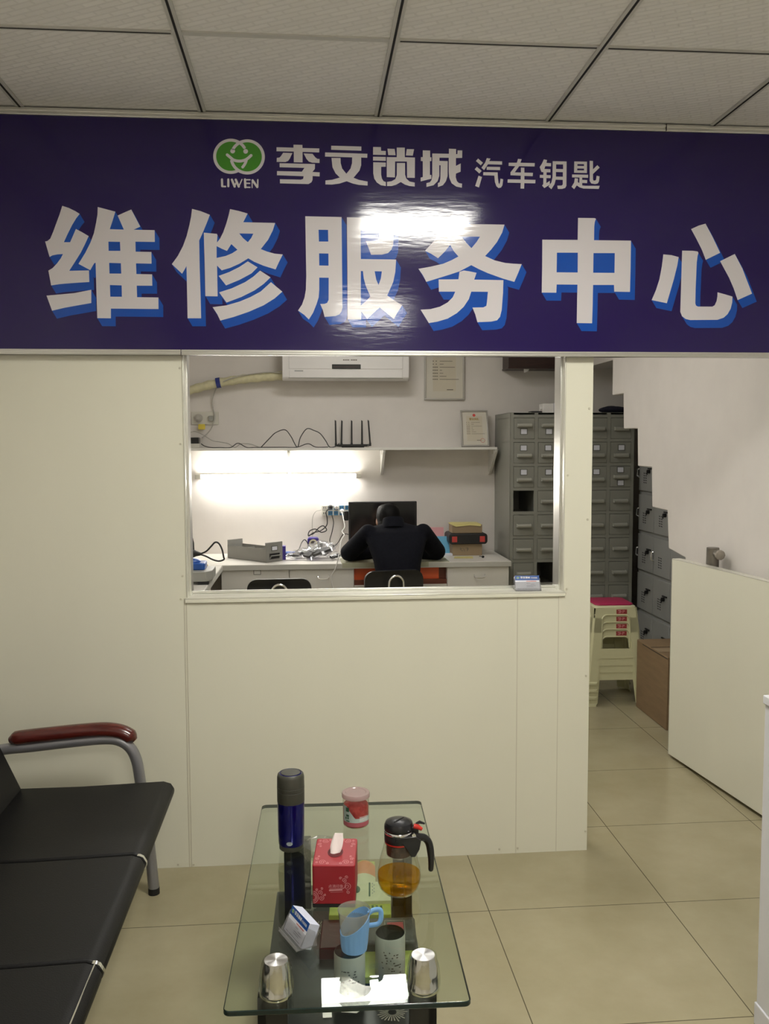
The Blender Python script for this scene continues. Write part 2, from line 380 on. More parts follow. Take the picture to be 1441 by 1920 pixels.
    def stroke(self, pts, w, fn, closed=False, cap=False):
        """flat line of width w through 2-D points"""
        P = [Vector((p[0], p[1])) for p in pts]; n = len(P); L = []; Rr = []
        for i in range(n):
            if closed: t = (P[(i + 1) % n] - P[i - 1])
            else: t = (P[min(i + 1, n - 1)] - P[max(i - 1, 0)])
            t.normalize(); nn = Vector((-t.y, t.x)) * w / 2
            L.append(P[i] + nn); Rr.append(P[i] - nn)
        vs = [fn(*p) for p in L] + [fn(*p) for p in Rr]
        fs = [(i, i + 1, n + i + 1, n + i) for i in range(n - 1)]
        if closed: fs.append((n - 1, 0, n, 2 * n - 1))
        self.add(vs, fs)
        if cap:
            for c in (P[0], P[-1]):
                self.add([fn(c.x + w / 2 * cos(2 * pi * k / 14), c.y + w / 2 * sin(2 * pi * k / 14)) for k in range(14)], [tuple(range(14))])
        return self
    def union(self, polys, fn):
        """several overlapping 2-D outlines laid down as one flat figure"""
        vs = []; fs = []
        for pl in polys:
            n = len(vs); vs += [Vector((q[0], q[1])) for q in pl]
            a = sum(pl[i][0] * pl[(i + 1) % len(pl)][1] - pl[(i + 1) % len(pl)][0] * pl[i][1] for i in range(len(pl)))
            f = list(range(n, n + len(pl))); fs.append(f if a > 0 else f[::-1])
        ov, oe, of, _, _, _ = delaunay_2d_cdt(vs, [], fs, 1, 1e-4)
        return self.add([fn(q[0], q[1]) for q in ov], [tuple(f) for f in of])
    def mesh(self, name, mats, smooth=True, angle=40):
        me = bpy.data.meshes.new(name)
        me.from_pydata([tuple(p) for p in self.v], [], self.f)
        for m in (mats if isinstance(mats, (list, tuple)) else [mats]): me.materials.append(m)
        if any(self.mi): me.polygons.foreach_set('material_index', self.mi)
        import bmesh
        bm = bmesh.new(); bm.from_mesh(me)
        bmesh.ops.recalc_face_normals(bm, faces=bm.faces)
        bm.to_mesh(me); bm.free()
        if smooth:
            me.polygons.foreach_set('use_smooth', [True] * len(me.polygons))
            me.set_sharp_from_angle(angle=radians(angle))
        me.update()
        return me
    def build(self, name, mats, parent=None, bevel=0.0, smooth=True, seg=2, angle=40):
        ob = bpy.data.objects.new(name, self.mesh(name, mats, smooth, angle)); COL.objects.link(ob)
        if parent is not None: ob.parent = parent
        else: ob.location = self.o
        if bevel > 0:
            bv = ob.modifiers.new('bevel', 'BEVEL'); bv.width = bevel; bv.segments = seg; bv.limit_method = 'ANGLE'; bv.angle_limit = radians(40)
        return ob

def stroke_polys(pts, w, cap=False):
    out = []; P = [Vector((p[0], p[1])) for p in pts]
    for a, b in zip(P[:-1], P[1:]):
        t = (b - a).normalized(); n = Vector((-t.y, t.x)) * w / 2
        out.append([a + n, b + n, b - n, a - n])
    for i, c in enumerate(P):
        if cap or 0 < i < len(P) - 1: out.append([(c.x + w / 2 * cos(2 * pi * k / 12), c.y + w / 2 * sin(2 * pi * k / 12)) for k in range(12)])
    return out
def tag(o, label, cat, group=None, kind=None):
    if label: o['label'] = label
    if cat: o['category'] = cat
    if group: o['group'] = group
    if kind: o['kind'] = kind
    return o
def thing(name, label, cat, loc=(0, 0, 0), rotz=0.0, group=None):
    o = bpy.data.objects.new(name, None); COL.objects.link(o)
    o.empty_display_size = 0.05
    o.location = loc; o.rotation_euler = (0, 0, rotz)
    return tag(o, label, cat, group)
def struct(o, label=None):
    o['kind'] = 'structure'
    if label: o['label'] = label
    return o
def copy_tree(o, parent=None):
    c = o.copy(); COL.objects.link(c)
    if parent is not None: c.parent = parent
    for ch in [q for q in bpy.data.objects if q.parent is o]: copy_tree(ch, c)
    return c
def arc(cx, cy, r, a0, a1, n=24, ry=None):
    return [(cx + r * cos(radians(a0 + (a1 - a0) * i / n)), cy + (ry or r) * sin(radians(a0 + (a1 - a0) * i / n))) for i in range(n + 1)]
def smooth_path(pts, n=8):
    """Catmull-Rom through the points"""
    P = [Vector(p) for p in pts]; P = [P[0] * 2 - P[1]] + P + [P[-1] * 2 - P[-2]]; out = []
    for i in range(1, len(P) - 2):
        for k in range(n):
            t = k / n; a, b, c, d = P[i - 1], P[i], P[i + 1], P[i + 2]
            out.append(0.5 * ((2 * b) + (c - a) * t + (2 * a - 5 * b + 4 * c - d) * t * t + (3 * b - a - 3 * c + d) * t ** 3))
    out.append(P[-2]); return out
def evaluated(ob):
    dg = bpy.context.evaluated_depsgraph_get(); dg.update()
    me = bpy.data.meshes.new_from_object(ob.evaluated_get(dg))
    return me
def organic(name, mb, mats, parent, voxel=0.012, it=6):
    """fuse overlapping closed shells into one continuous smooth surface"""
    tmp = bpy.data.objects.new('tmp', mb.mesh('tmp', mats)); COL.objects.link(tmp)
    r = tmp.modifiers.new('r', 'REMESH'); r.mode = 'VOXEL'; r.voxel_size = voxel
    s = tmp.modifiers.new('s', 'SMOOTH'); s.factor = 0.5; s.iterations = it
    me = evaluated(tmp); bpy.data.objects.remove(tmp)
    me.name = name; me.materials.clear()
    for m in (mats if isinstance(mats, (list, tuple)) else [mats]): me.materials.append(m)
    me.polygons.foreach_set('use_smooth', [True] * len(me.polygons))
    ob = bpy.data.objects.new(name, me); COL.objects.link(ob); ob.parent = parent
    return ob
def writing(name, body, size, matr, parent, mw, thick=0.0):
    """short printed text as a flat mesh; mw places it (local x right, y up)"""
    cu = bpy.data.curves.new('t', 'FONT'); cu.body = body; cu.size = size; cu.align_x = 'CENTER'; cu.align_y = 'CENTER'
    cu.resolution_u = 2; cu.offset = thick
    tmp = bpy.data.objects.new('tmp', cu); COL.objects.link(tmp)
    me = evaluated(tmp); bpy.data.objects.remove(tmp); me.name = name
    me.materials.clear(); me.materials.append(matr)
    ob = bpy.data.objects.new(name, me); COL.objects.link(ob); ob.parent = parent; ob.matrix_local = mw
    return ob
def face_xz(x, y, z):
    """matrix for text on a face looking towards -Y"""
    return Matrix(((1, 0, 0, x), (0, 0, -1, y), (0, 1, 0, z), (0, 0, 0, 1)))

# ------------------------------------------------------------------ the setting
HC = 2.665; D = 3.194; PT = 0.12; YB = 6.5
XL, XR, YF = -1.25, 2.85, -2.4
m = MB(); m.box((XL - .1, YF - .1, -0.05), (XR + .1, YB + .1, 0)); struct(m.build('floor', M['floor']))
m = MB(); m.box((XL - .1, YF - .1, HC + .004), (XR + .1, YB + .1, HC + .06)); struct(m.build('ceiling', M['tile']))
m = MB(); m.box((XL - .1, YF, 0), (XL, YB, HC + .004)); struct(m.build('wall_left', M['plaster']))
m = MB(); m.box((XR, YF, 0), (XR + .1, YB, HC + .004)); struct(m.build('wall_right', M['plaster']))
m = MB(); m.box((XL - .1, YB, 0), (XR + .1, YB + .1, HC + .004)); struct(m.build('wall_back', M['plaster']))
m = MB(); m.box((XL - .1, YF - .1, 0), (XR + .1, YF, HC + .004)); struct(m.build('wall_front', M['plaster']))

# ceiling grid: long runners with a dark slot, cross bars between them
gb = MB(); gs = MB()
for i in range(-1, 7):
    X = -0.9507 + 0.6 * i
    if X < XL: continue
    gb.box((X - .013, YF, HC - .002), (X + .013, D - .03, HC + .004))
    gs.box((X - .0035, YF, HC - .0028), (X + .0035, D - .03, HC - .0018))
    for k in range(0, 9):
        Y = 2.5847 - 0.6 * k
        if Y < YF: continue
        x0, x1 = X + .013, min(X + .6 - .013, XR)
        gb.box((x0, Y - .010, HC - .001), (x1, Y + .010, HC + .004))
        if not (k == 0 and i == 1): gs.box((x0 + .004, Y - .0028, HC - .0018), (x1 - .004, Y + .0028, HC - .0008))
tr = gb.build('trim_1', M['tbar'], smooth=False); struct(tr)
gs.build('slot', M['slot'], tr, smooth=False)

# partition with a serving hatch and a doorway
wx0, wx1, wz0, wz1 = -0.440, 0.931, 0.990, 1.98
dx0, dx1, dz1 = 1.032, 1.86, 2.02
pm = MB()
pm.box((XL, D, 0), (wx0, D + PT, HC)); pm.box((wx0, D, 0), (wx1, D + PT, wz0 - .012)); pm.box((wx0, D, wz1 + .012), (wx1, D + PT, HC))
pm.box((wx1, D, 0), (dx0, D + PT, HC)); pm.box((dx0, D, dz1), (dx1, D + PT, HC)); pm.box((dx1, D, 0), (XR, D + PT, HC))
part = struct(pm.build('wall_partition', M['panel'], smooth=False))
for (xa, xb, za, zb) in ((-.4505, -.447, 0, wz0), (-.443, -.4395, 0, wz0), (.757, .760, 0, wz0 - .01), (.912, .914, 0, wz0 - .01)):
    q = MB(); q.box((xa, D - .0012, za), (xb, D + .002, zb)); q.build('seam', M['panel_seam'], part, smooth=False)
for (px, py) in ((337, 690), (342, 1080), (338, 832), (339, 1123), (364, 1125), (520, 1120), (640, 1118), (845, 1116), (953, 1113), (1062, 1104), (1059, 1112),
                 (1104, 766), (1064, 891), (1101, 974), (1098, 1267), (1097, 1558), (334, 1621), (363, 1621), (936, 1592), (970, 1590)):
    p = at(px, py, D); q = MB(); q.lathe([(.0045, 0), (.004, .0025), (.001, .003)], p, 8, axis=(0, -1, 0)); q.build('screw', M['panel_seam'], part)

# hatch frame
w = MB()
t = .012
w.box((wx0, D - .003, wz0), (wx0 + t * .4, D + PT + .004, wz1)); w.box((wx1 - t * .4, D - .003, wz0), (wx1, D + PT + .004, wz1))
w.box((wx0, D - .003, wz1 - t * .4), (wx1, D + PT + .004, wz1 + t))
win = struct(w.build('window_1', M['alu_paint'], bevel=.001))
q = MB(); q.box((wx0 - .006, D - .006, wz0 - .012), (wx1 + .006, D + PT + .006, wz0 + .002)); q.build('window_sill', M['alu_paint'], win, bevel=.002)
q = MB(); q.box((wx0 - .004, D - .009, wz0 - .016), (wx1 + .004, D - .0055, wz0 - .006)); q.build('sill_lip', M['panel'], win, bevel=.001)
q = MB(); q.box((wx1 - .011, D + .030, wz0), (wx1 - .004, D + .112, wz1)); q.build('track', M['alu'], win, bevel=.0015)
q = MB(); q.box((wx0 + .004, D + .050, wz0), (wx0 + .011, D + .112, wz1)); q.build('track', M['alu'], win, bevel=.0015)
q = MB(); q.box((wx0 + .01, D + .085, wz0 + .002), (wx1 - .01, D + .095, wz0 + .012)); q.build('track', M['alu'], win, bevel=.0015)

# wall beside the stairs, its lower edge cut in steps
XS = 1.90
st = [(5.50, 2.665), (5.50, 1.838), (5.30, 1.838), (5.285, 1.625), (5.055, 1.622), (5.04, 1.405), (4.83, 1.402), (4.812, 1.182), (4.60, 1.178), (4.572, .977), (4.36, .955),
      (4.345, .74), (4.13, .735), (4.115, .52), (3.90, .515), (3.885, .30), (3.67, .295), (3.655, 0.0), (D + PT, 0.0), (D + PT, 2.665)]
sm = MB(); sm.cur = 0
sm.prism(st, lambda a, b: (XS, a, b), lambda a, b: (XS + .10, a, b))
sw = struct(sm.build('wall_stair', M['plaster'], smooth=False, bevel=.006, seg=3))
us = MB()
for i in range(1, len(st) - 4, 2):
    (ya, za), (yb, zb) = st[i], st[i + 1]
    us.box((XS + .10, min(ya, yb) , za), (XS + .36, max(ya, yb) + .05, za + .05))
struct(us.build('trim_2', M['plaster_raw'], smooth=False))
m = MB(); m.box((2.0, 5.55, 2.085), (XR, YB, 2.25)); struct(m.build('trim_3', M['plaster'], smooth=False))

# ------------------------------------------------------------------ lamps
def lamp_panel(x0, y0, x1, y1, label, em):
    t = thing('ceiling_light', label, 'ceiling light', ((x0 + x1) / 2, (y0 + y1) / 2, HC))
    a = MB(t)
    for (ax, ay, bx, by) in ((x0, y0, x1, y0 + .012), (x0, y1 - .012, x1, y1), (x0, y0, x0 + .012, y1), (x1 - .012, y0, x1, y1)):
        a.box((ax, ay, HC - .010), (bx, by, HC + .002))
    a.build('frame', M['lamp_white'], t, smooth=False)
    b = MB(t); b.box((x0 + .012, y0 + .012, HC - .006), (x1 - .012, y1 - .012, HC - .001)); b.build('diffuser', em, t, smooth=False)
lamp_panel(.263, 1.398, .837, 1.972, 'square flat ceiling lamp panel over the bench and glass table', M['lamp_panel'])
lamp_panel(.263, -1.602, .837, -1.028, 'square flat ceiling lamp panel behind the viewer, nearer the shop front', M['lamp_panel'])
lamp_panel(.263, 3.70, .837, 4.27, 'square flat ceiling fill panel added out of view in the workroom just behind the partition', M['fill_panel_mid'])
lamp_panel(.03, 5.03, .58, 5.31, 'oblong flat ceiling lamp panel above the workroom desk', M['lamp_panel_back'])

# tube lamp under the wall shelf
a = at(371, 893, 6.44); b = at(672, 893, 6.44); zt = (a.z + b.z) / 2
t = thing('tube_light', 'glowing fluorescent tube lamp mounted under the wall shelf', 'tube light', ((a.x + b.x) / 2, YB, zt))
q = MB(t); q.box((a.x + .02, 6.465, zt - .012), (b.x - .02, YB - .001, zt + .016)); q.build('housing', M['lamp_white'], t, bevel=.003)
q = MB(t); q.cyl((a.x + .03, 6.445, zt), (b.x - .03, 6.445, zt), .011, n=14); q.build('tube', M['lamp_tube'], t)
for X in (a.x, b.x):
    q = MB(t); q.box((X - .02, 6.425, zt - .016), (X + .02, YB - .001, zt + .016)); q.build('end_cap', M['socket'], t, bevel=.003)

# ------------------------------------------------------------------ sign
YS = D - .026
sign = thing('shop_sign', 'wide dark blue shop sign with large white characters under the ceiling', 'sign', (.3, D, 1.85))
q = MB(sign); q.box((XL, YS, 1.846), (XR, D - .001, 2.651)); q.build('board', M['sign_blue'], sign, smooth=False)
for (z0, z1, prot) in ((2.640, 2.664, .006), (1.846, 1.864, .008)):
    q = MB(sign)
    q.box((XL, YS - prot, z0), (XR, YS + .001, z1))
    q.box((XL, YS - prot - .004, z0 + (z1 - z0) * .55), (XR, YS - prot + .001, z1 - .003))
    q.box((XL, YS - prot - .003, z0 + .002), (XR, YS - prot + .001, z0 + .006))
    q.build('trim_strip', M['alu'], sign, bevel=.001)
for xs, z0, z1 in ((-.437, 1.846, 1.864), (1.273, 2.640, 2.664)):
    q = MB(sign); q.box((xs - .001, YS - .0125, z0), (xs + .001, YS - .005, z1)); q.build('joint', M['slot'], sign, smooth=False)

GL = {}   # glyphs: (origin x, origin y, scale, list of [outline, hole, hole ...])
GL['big0'] = (70, 380, 5.764, [
 [[(270,35),(340,58),(410,92),(458,122),(420,170),(375,245),(330,335),(287,428),(355,428),(385,360),(417,285),(480,318),(555,362),(515,450),(470,540),(420,620),(345,737),(558,733),(562,858),(400,868),(250,880),(150,895),(120,735),(165,708),(215,655),(255,600),(278,555),(215,560),(165,570),(133,587),(85,420),(110,415),(140,390),(170,320),(205,225),(240,130)]],
 [[(100,1005),(250,992),(400,978),(583,942),(583,1085),(440,1110),(300,1135),(160,1168)]],
 [[(653,48),(745,72),(843,98),(815,190),(783,287),(935,292),(868,140),(945,105),(1015,75),(1065,170),(1112,260),(1040,293),(1267,298),(1269,425),(1060,422),(1062,530),(1232,533),(1234,660),(1066,657),(1070,772),(1240,775),(1242,898),(1074,897),(1078,1022),(1308,1025),(1309,1150),(795,1145),(795,1250),(648,1248),(640,1000),(630,650),(615,655),(572,730),(445,662),(520,540),(575,430),(612,330),(635,220),(650,130)],
  [(768,422),(893,424),(897,522),(770,522)],[(776,651),(903,655),(907,767),(780,767)],[(784,890),(911,895),(914,1018),(788,1017)]]])
GL['big1'] = (310, 380, 5.764, [
 [[(288,68),(380,92),(480,132),(455,200),(410,310),(365,410),(370,700),(380,1000),(386,1250),(240,1250),(235,1000),(228,685),(215,710),(180,768),(70,665),(135,575),(190,470),(230,360),(260,240),(278,150)]],
 [[(415,325),(555,338),(562,350),(557,432),(590,390),(625,320),(660,220),(685,130),(698,70),(790,90),(888,118),(865,165),(840,212),(1185,220),(1160,300),(1110,400),(1030,502),(1100,530),(1180,552),(1268,560),(1225,645),(1190,722),(1060,682),(960,640),(895,602),(800,660),(700,705),(608,732),(558,680),(560,800),(564,1013),(432,1010),(425,700)],
  [(553,470),(612,500),(665,522),(712,448),(778,510),(720,548),(650,577),(553,598)],[(797,333),(950,336),(925,385),(890,428),(840,385)]],
 [[(890,635),(995,700),(930,765),(800,835),(655,895),(575,792),(690,750),(800,695)]],
 [[(1022,735),(1135,808),(1060,880),(960,950),(820,1020),(660,1080),(580,970),(720,925),(860,860),(950,800)]],
 [[(1140,860),(1262,962),(1180,1035),(1060,1110),(900,1180),(740,1235),(593,1275),(560,1205),(510,1130),(660,1110),(800,1070),(920,1020),(1030,960)]]])
GL['big2'] = (550, 390, 6.265, [
 [[(138,98),(564,107),(568,500),(572,900),(574,1170),(565,1215),(540,1250),(490,1270),(365,1280),(345,1200),(313,1128),(365,1127),(395,1115),(412,1080),(413,820),(302,818),(302,960),(295,1050),(270,1130),(230,1230),(180,1310),(125,1255),(53,1205),(100,1135),(130,1050),(145,960),(150,800)],
  [(294,256),(406,258),(408,395),(298,395)],[(300,534),(410,536),(411,678),(302,676)]],
 [[(627,110),(1178,118),(1176,300),(1170,430),(1150,490),(1110,530),(1040,548),(910,550),(885,480),(848,390),(960,388),(990,375),(1002,350),(1002,268),(788,266),(790,600),(1204,606),(1195,750),(1170,870),(1100,1028),(1180,1085),(1276,1142),(1225,1220),(1178,1305),(1090,1235),(1010,1170),(950,1225),(865,1305),(795,1215),(795,1310),(635,1308),(632,700)],
  [(790,740),(815,742),(825,830),(850,920),(902,1040),(850,1095),(790,1145)],[(952,743),(1037,745),(1025,830),(998,905),(970,840)]]])
GL['big3'] = (770, 390, 6.265, [
 [[(475,80),(570,92),(658,122),(625,190),(1098,195),(1070,290),(1010,400),(940,490),(870,565),(980,615),(1100,645),(1200,655),(1300,660),(1260,760),(1213,868),(1080,830),(900,765),(800,720),(708,672),(640,708),(570,745),(450,785),(320,825),(180,868),(140,790),(88,715),(230,690),(380,655),(480,612),(557,570),(505,510),(460,435),(400,510),(318,590),(240,540),(165,503),(270,390),(360,270),(420,170)],
  [(595,337),(810,338),(770,400),(710,472),(650,410)]],
 [[(570,750),(620,735),(690,745),(770,762),(742,842),(1085,848),(1080,1000),(1065,1200),(1045,1280),(1010,1320),(940,1335),(780,1342),(755,1250),(722,1170),(850,1168),(885,1150),(893,1100),(903,985),(708,983),(680,1070),(620,1160),(540,1235),(430,1300),(310,1335),(210,1352),(160,1270),(113,1195),(230,1188),(340,1160),(430,1110),(490,1050),(520,983),(328,983),(325,840),(557,838)]]])
GL['big4'] = (1000, 400, 6.862, [
 [[(570,60),(780,62),(800,70),(785,110),(778,170),(775,347),(1250,352),(1245,700),(1237,1012),(1035,1008),(1032,922),(763,922),(757,1200),(750,1415),(553,1412),(558,1100),(562,918),(295,916),(290,1022),(103,1020),(108,700),(110,340),(565,343)],
  [(298,507),(567,507),(565,762),(294,760)],[(768,512),(1042,512),(1038,767),(764,765)]]])
GL['big5'] = (1210, 410, 6.862, [
 [[(225,460),(330,470),(422,495),(405,600),(360,780),(270,1088),(75,1048),(130,920),(175,780),(205,620)]],
 [[(467,412),(600,414),(665,422),(676,440),(665,480),(655,560),(640,900),(636,1090),(645,1118),(670,1132),(855,1132),(885,1115),(910,1060),(920,1000),(922,948),(1020,975),(1113,1003),(1110,1080),(1090,1160),(1050,1230),(1000,1275),(920,1302),(570,1305),(510,1290),(465,1255),(443,1200),(455,800)]],
 [[(582,135),(680,90),(767,65),(860,240),(955,440),(770,530),(720,400),(650,260)]],
 [[(1143,455),(1240,640),(1365,965),(1180,1048),(1130,900),(1070,760),(955,548)]]])
GL['mid0'] = (510, 260, 8.006, [
 [[(320,92),(453,95),(455,142),(707,148),(706,208),(456,200),(456,358),(325,355),(325,195),(65,190),(66,130),(320,137)]],
 [[(165,213),(303,218),(265,300),(240,335),(200,352),(68,350),(70,290),(110,285),(130,265)]],
 [[(472,223),(605,228),(650,285),(680,305),(711,306),(710,366),(600,362),(550,345),(515,305)]],
 [[(112,370),(642,382),(640,455),(603,502),(713,507),(711,568),(607,562),(605,620),(590,655),(545,683),(118,672),(117,610),(430,617),(465,605),(472,565),(72,550),(73,488),(445,497),(485,440),(112,430)]]])
GL['mid1'] = (510, 260, 8.006, [
 [[(886,107),(1338,120),(1337,182),(885,168)]],
 [[(795,208),(1428,228),(1426,288),(1335,285),(1335,400),(1310,480),(1220,588),(1300,620),(1432,645),(1431,705),(1300,695),(1210,675),(1118,640),(1010,675),(900,690),(798,688),(800,628),(900,618),(1015,585),(950,520),(905,430),(890,290),(1025,292),(1028,370),(1050,450),(1113,528),(1175,450),(1198,370),(1200,282),(793,270)]]])
GL['mid2'] = (690, 260, 8.006, [
 [[(73,126),(190,128),(192,184),(264,186),(262,246),(72,242)]],[[(72,272),(264,276),(264,335),(72,330)]],
 [[(75,355),(264,360),(262,422),(193,424),(193,540),(205,600),(230,640),(264,652),(264,712),(190,700),(130,660),(90,600),(75,520)]],
 [[(288,152),(395,155),(410,250),(300,248)]],[[(578,158),(687,160),(668,257),(565,253)]],
 [[(428,135),(548,136),(548,280),(700,285),(698,590),(583,588),(580,345),(402,343),(400,582),(278,578),(278,278),(428,280)]],
 [[(430,367),(552,367),(552,540),(570,600),(620,645),(697,660),(697,720),(620,712),(550,690),(488,652),(420,692),(350,712),(282,712),(282,650),(350,640),(405,610),(428,550)]]])
GL['mid3'] = (690, 260, 8.006, [
 [[(818,177),(928,180),(928,280),(948,282),(946,338),(925,338),(925,545),(947,547),(945,603),(786,643),(787,585),(818,577),(818,340),(788,335),(790,278),(818,278)]],
 [[(960,224),(1210,228),(1210,152),(1317,156),(1317,235),(1337,232),(1340,177),(1410,178),(1408,290),(1315,292),(1315,410),(1387,373),(1385,497),(1315,525),(1312,580),(1330,640),(1360,668),(1407,676),(1403,737),(1320,720),(1250,670),(1215,590),(1208,500),(1208,288),(1068,287),(1068,335),(1192,338),(1190,560),(1165,640),(1120,700),(1045,728),(1045,668),(1070,655),(1082,600),(1085,400),(1065,400),(1065,560),(1040,640),(980,700),(873,726),(873,668),(925,655),(950,620),(960,560)]]])
GL['small0'] = (880, 280, 5.542, [
 [[(65,122),(88,97),(138,140),(115,167)]],[[(52,208),(75,182),(125,225),(100,252)]],[[(92,275),(128,288),(97,397),(57,382)]],
 [[(178,92),(216,97),(203,123),(337,126),(336,160),(190,156),(150,217),(122,193),(160,140)]],[[(178,182),(316,184),(315,217),(176,214)]],
 [[(142,238),(290,240),(293,300),(300,350),(307,365),(316,340),(320,305),(348,312),(340,375),(325,398),(300,403),(278,385),(262,340),(256,274),(140,270)]]])
GL['small1'] = (880, 280, 5.542, [
 [[(502,100),(540,104),(527,140),(676,144),(674,179),(514,176),(468,240),(532,242),(532,190),(568,192),(568,243),(657,245),(654,280),(568,277),(568,315),(683,318),(681,354),(567,352),(565,409),(528,408),(530,350),(393,347),(395,313),(530,315),(531,275),(424,270),(424,240),(474,176),(404,173),(406,140),(490,140)]]])
GL['small2'] = (880, 280, 5.542, [
 [[(770,105),(803,112),(797,142),(845,145),(844,178),(785,176),(775,205),(838,207),(838,240),(798,240),(798,268),(842,270),(840,300),(796,300),(796,352),(832,328),(832,368),(775,403),(752,378),(764,362),(765,298),(728,296),(729,266),(765,267),(765,238),(745,236),(727,185),(750,150)]],
 [[(862,124),(1006,127),(1004,380),(992,402),(960,412),(915,412),(910,378),(955,377),(967,365),(967,318),(893,316),(880,365),(848,415),(818,388),(848,345),(860,290)],[(897,157),(970,158),(970,206),(897,205)],[(895,236),(968,238),(968,286),(895,284)]]])
GL['small3'] = (880, 280, 5.542, [
 [[(1086,127),(1218,129),(1217,247),(1084,244)],[(1118,154),(1187,155),(1187,174),(1118,173)],[(1117,200),(1187,201),(1187,220),(1116,219)]],
 [[(1064,262),(1230,265),(1229,297),(1168,295),(1168,318),(1220,320),(1219,352),(1168,350),(1168,376),(1200,380),(1350,380),(1340,412),(1180,408),(1140,395),(1112,375),(1085,415),(1058,390),(1085,345),(1092,300),(1125,305),(1122,340),(1138,352),(1140,294),(1063,292)]],
 [[(1246,120),(1280,122),(1280,210),(1325,165),(1350,190),(1280,258),(1280,310),(1285,325),(1300,326),(1312,318),(1318,275),(1348,282),(1342,335),(1330,355),(1300,362),(1262,355),(1246,330)]]])

def glyph_px(key):
    ox, oy, s, pcs = GL[key]
    return [[[(ox + p[0] / s, oy + p[1] / s) for p in lp] for lp in pc] for pc in pcs]
def put(mb, key, fn):
    for pc in glyph_px(key): mb.flat(pc, fn)
def on_sign(dy):
    return lambda x, y: at(x, y, YS) - Vector((0, dy, 0))
for i in range(6):
    k = 'big%d' % i
    b = MB(sign); sx, sy = 9.0, 15.0; polys = []
    for pc in glyph_px(k):
        lo = [[Vector((p[0] + sx, p[1] + sy, 0)) for p in lp] for lp in pc]; fl_ = [v for lp in lo for v in lp]
        polys += [[fl_[i] for i in tri] for tri in tessellate_polygon(lo)]
        for lp in pc:
            for e in range(len(lp)):
                p, q_ = lp[e], lp[(e + 1) % len(lp)]
                polys.append([p, q_, (q_[0] + sx, q_[1] + sy), (p[0] + sx, p[1] + sy)])
    b.union(polys, on_sign(.0006))
    sh = b.build('character_shade', M['sign_sky'], sign, smooth=False)
    c = MB(sign); put(c, k, on_sign(.0010)); c.build('character', M['sign_white'], sign, smooth=False)
for k in ('mid0', 'mid1', 'mid2', 'mid3', 'small0', 'small1', 'small2', 'small3'):
    c = MB(sign); put(c, k, on_sign(.0010)); c.build('character', M['sign_white'], sign, smooth=False)
# emblem: two interlocked rings with a smiling face, and the name below
LG = lambda dy: (lambda x, y: on_sign(dy)(390 + x / 12.008, 250 + y / 12.008))
def emblem(white, green, f1, f2, f3):
    white.union([arc(cx, cy, 396, 0, 360, 60)[:-1] for cx, cy in ((510, 518), (880, 532))], f1); green.union([arc(cx, cy, 329, 0, 360, 60)[:-1] for cx, cy in ((510, 518), (880, 532))], f2)
    S_ = []
    for ar, w_, cp in ((arc(510, 518, 362, -75, -30, 16), 66, False), (arc(880, 532, 362, -117, -152, 14), 66, False), (arc(880, 532, 362, 115, 168, 18), 66, False), (arc(510, 518, 362, 45, 12, 12), 62, False),
                       ([(q.x, q.y) for q in smooth_path([(430, 486, 0), (500, 545, 0), (580, 605, 0), (700, 628, 0), (820, 608, 0), (895, 565, 0), (968, 500, 0)], 5)], 64, True)):
        S_ += stroke_polys(ar, w_, cp)
    white.union(S_, f3)
    for c in ((553, 402), (845, 408)): white.flat([arc(c[0], c[1], 53, 0, 360, 20)[:-1]], f3)
ew, eg = MB(sign), MB(sign)
emblem(ew, eg, LG(.0005), LG(.0009), LG(.0013))
eo = ew.build('emblem', M['sign_white'], sign, smooth=False)
eg.build('emblem_ground', M['sign_green'], eo, smooth=False)
lw = MB(sign); LP = []
for pts, wd in (([(312, 1040), (316, 1190)], 48), ([(316, 1197), (390, 1200)], 36), ([(455, 1040), (455, 1192)], 48), ([(535, 1045), (597, 1200)], 50), ([(597, 1200), (625, 1120)], 30), ([(622, 1045), (690, 1200)], 50), ([(690, 1200), (762, 1040)], 26),
                ([(830, 1040), (838, 1215)], 50), ([(838, 1048), (942, 1048)], 28), ([(838, 1125), (935, 1128)], 28), ([(838, 1215), (942, 1218)], 28), ([(992, 1060), (990, 1225)], 22), ([(1000, 1060), (1105, 1210)], 50), ([(1118, 1045), (1116, 1215)], 30)):
    LP += stroke_polys(pts, wd, True)
lw.union(LP, LG(.0010)); lw.build('lettering', M['sign_white'], sign, smooth=False)

# ------------------------------------------------------------------ workroom furniture
ZD = 0.75
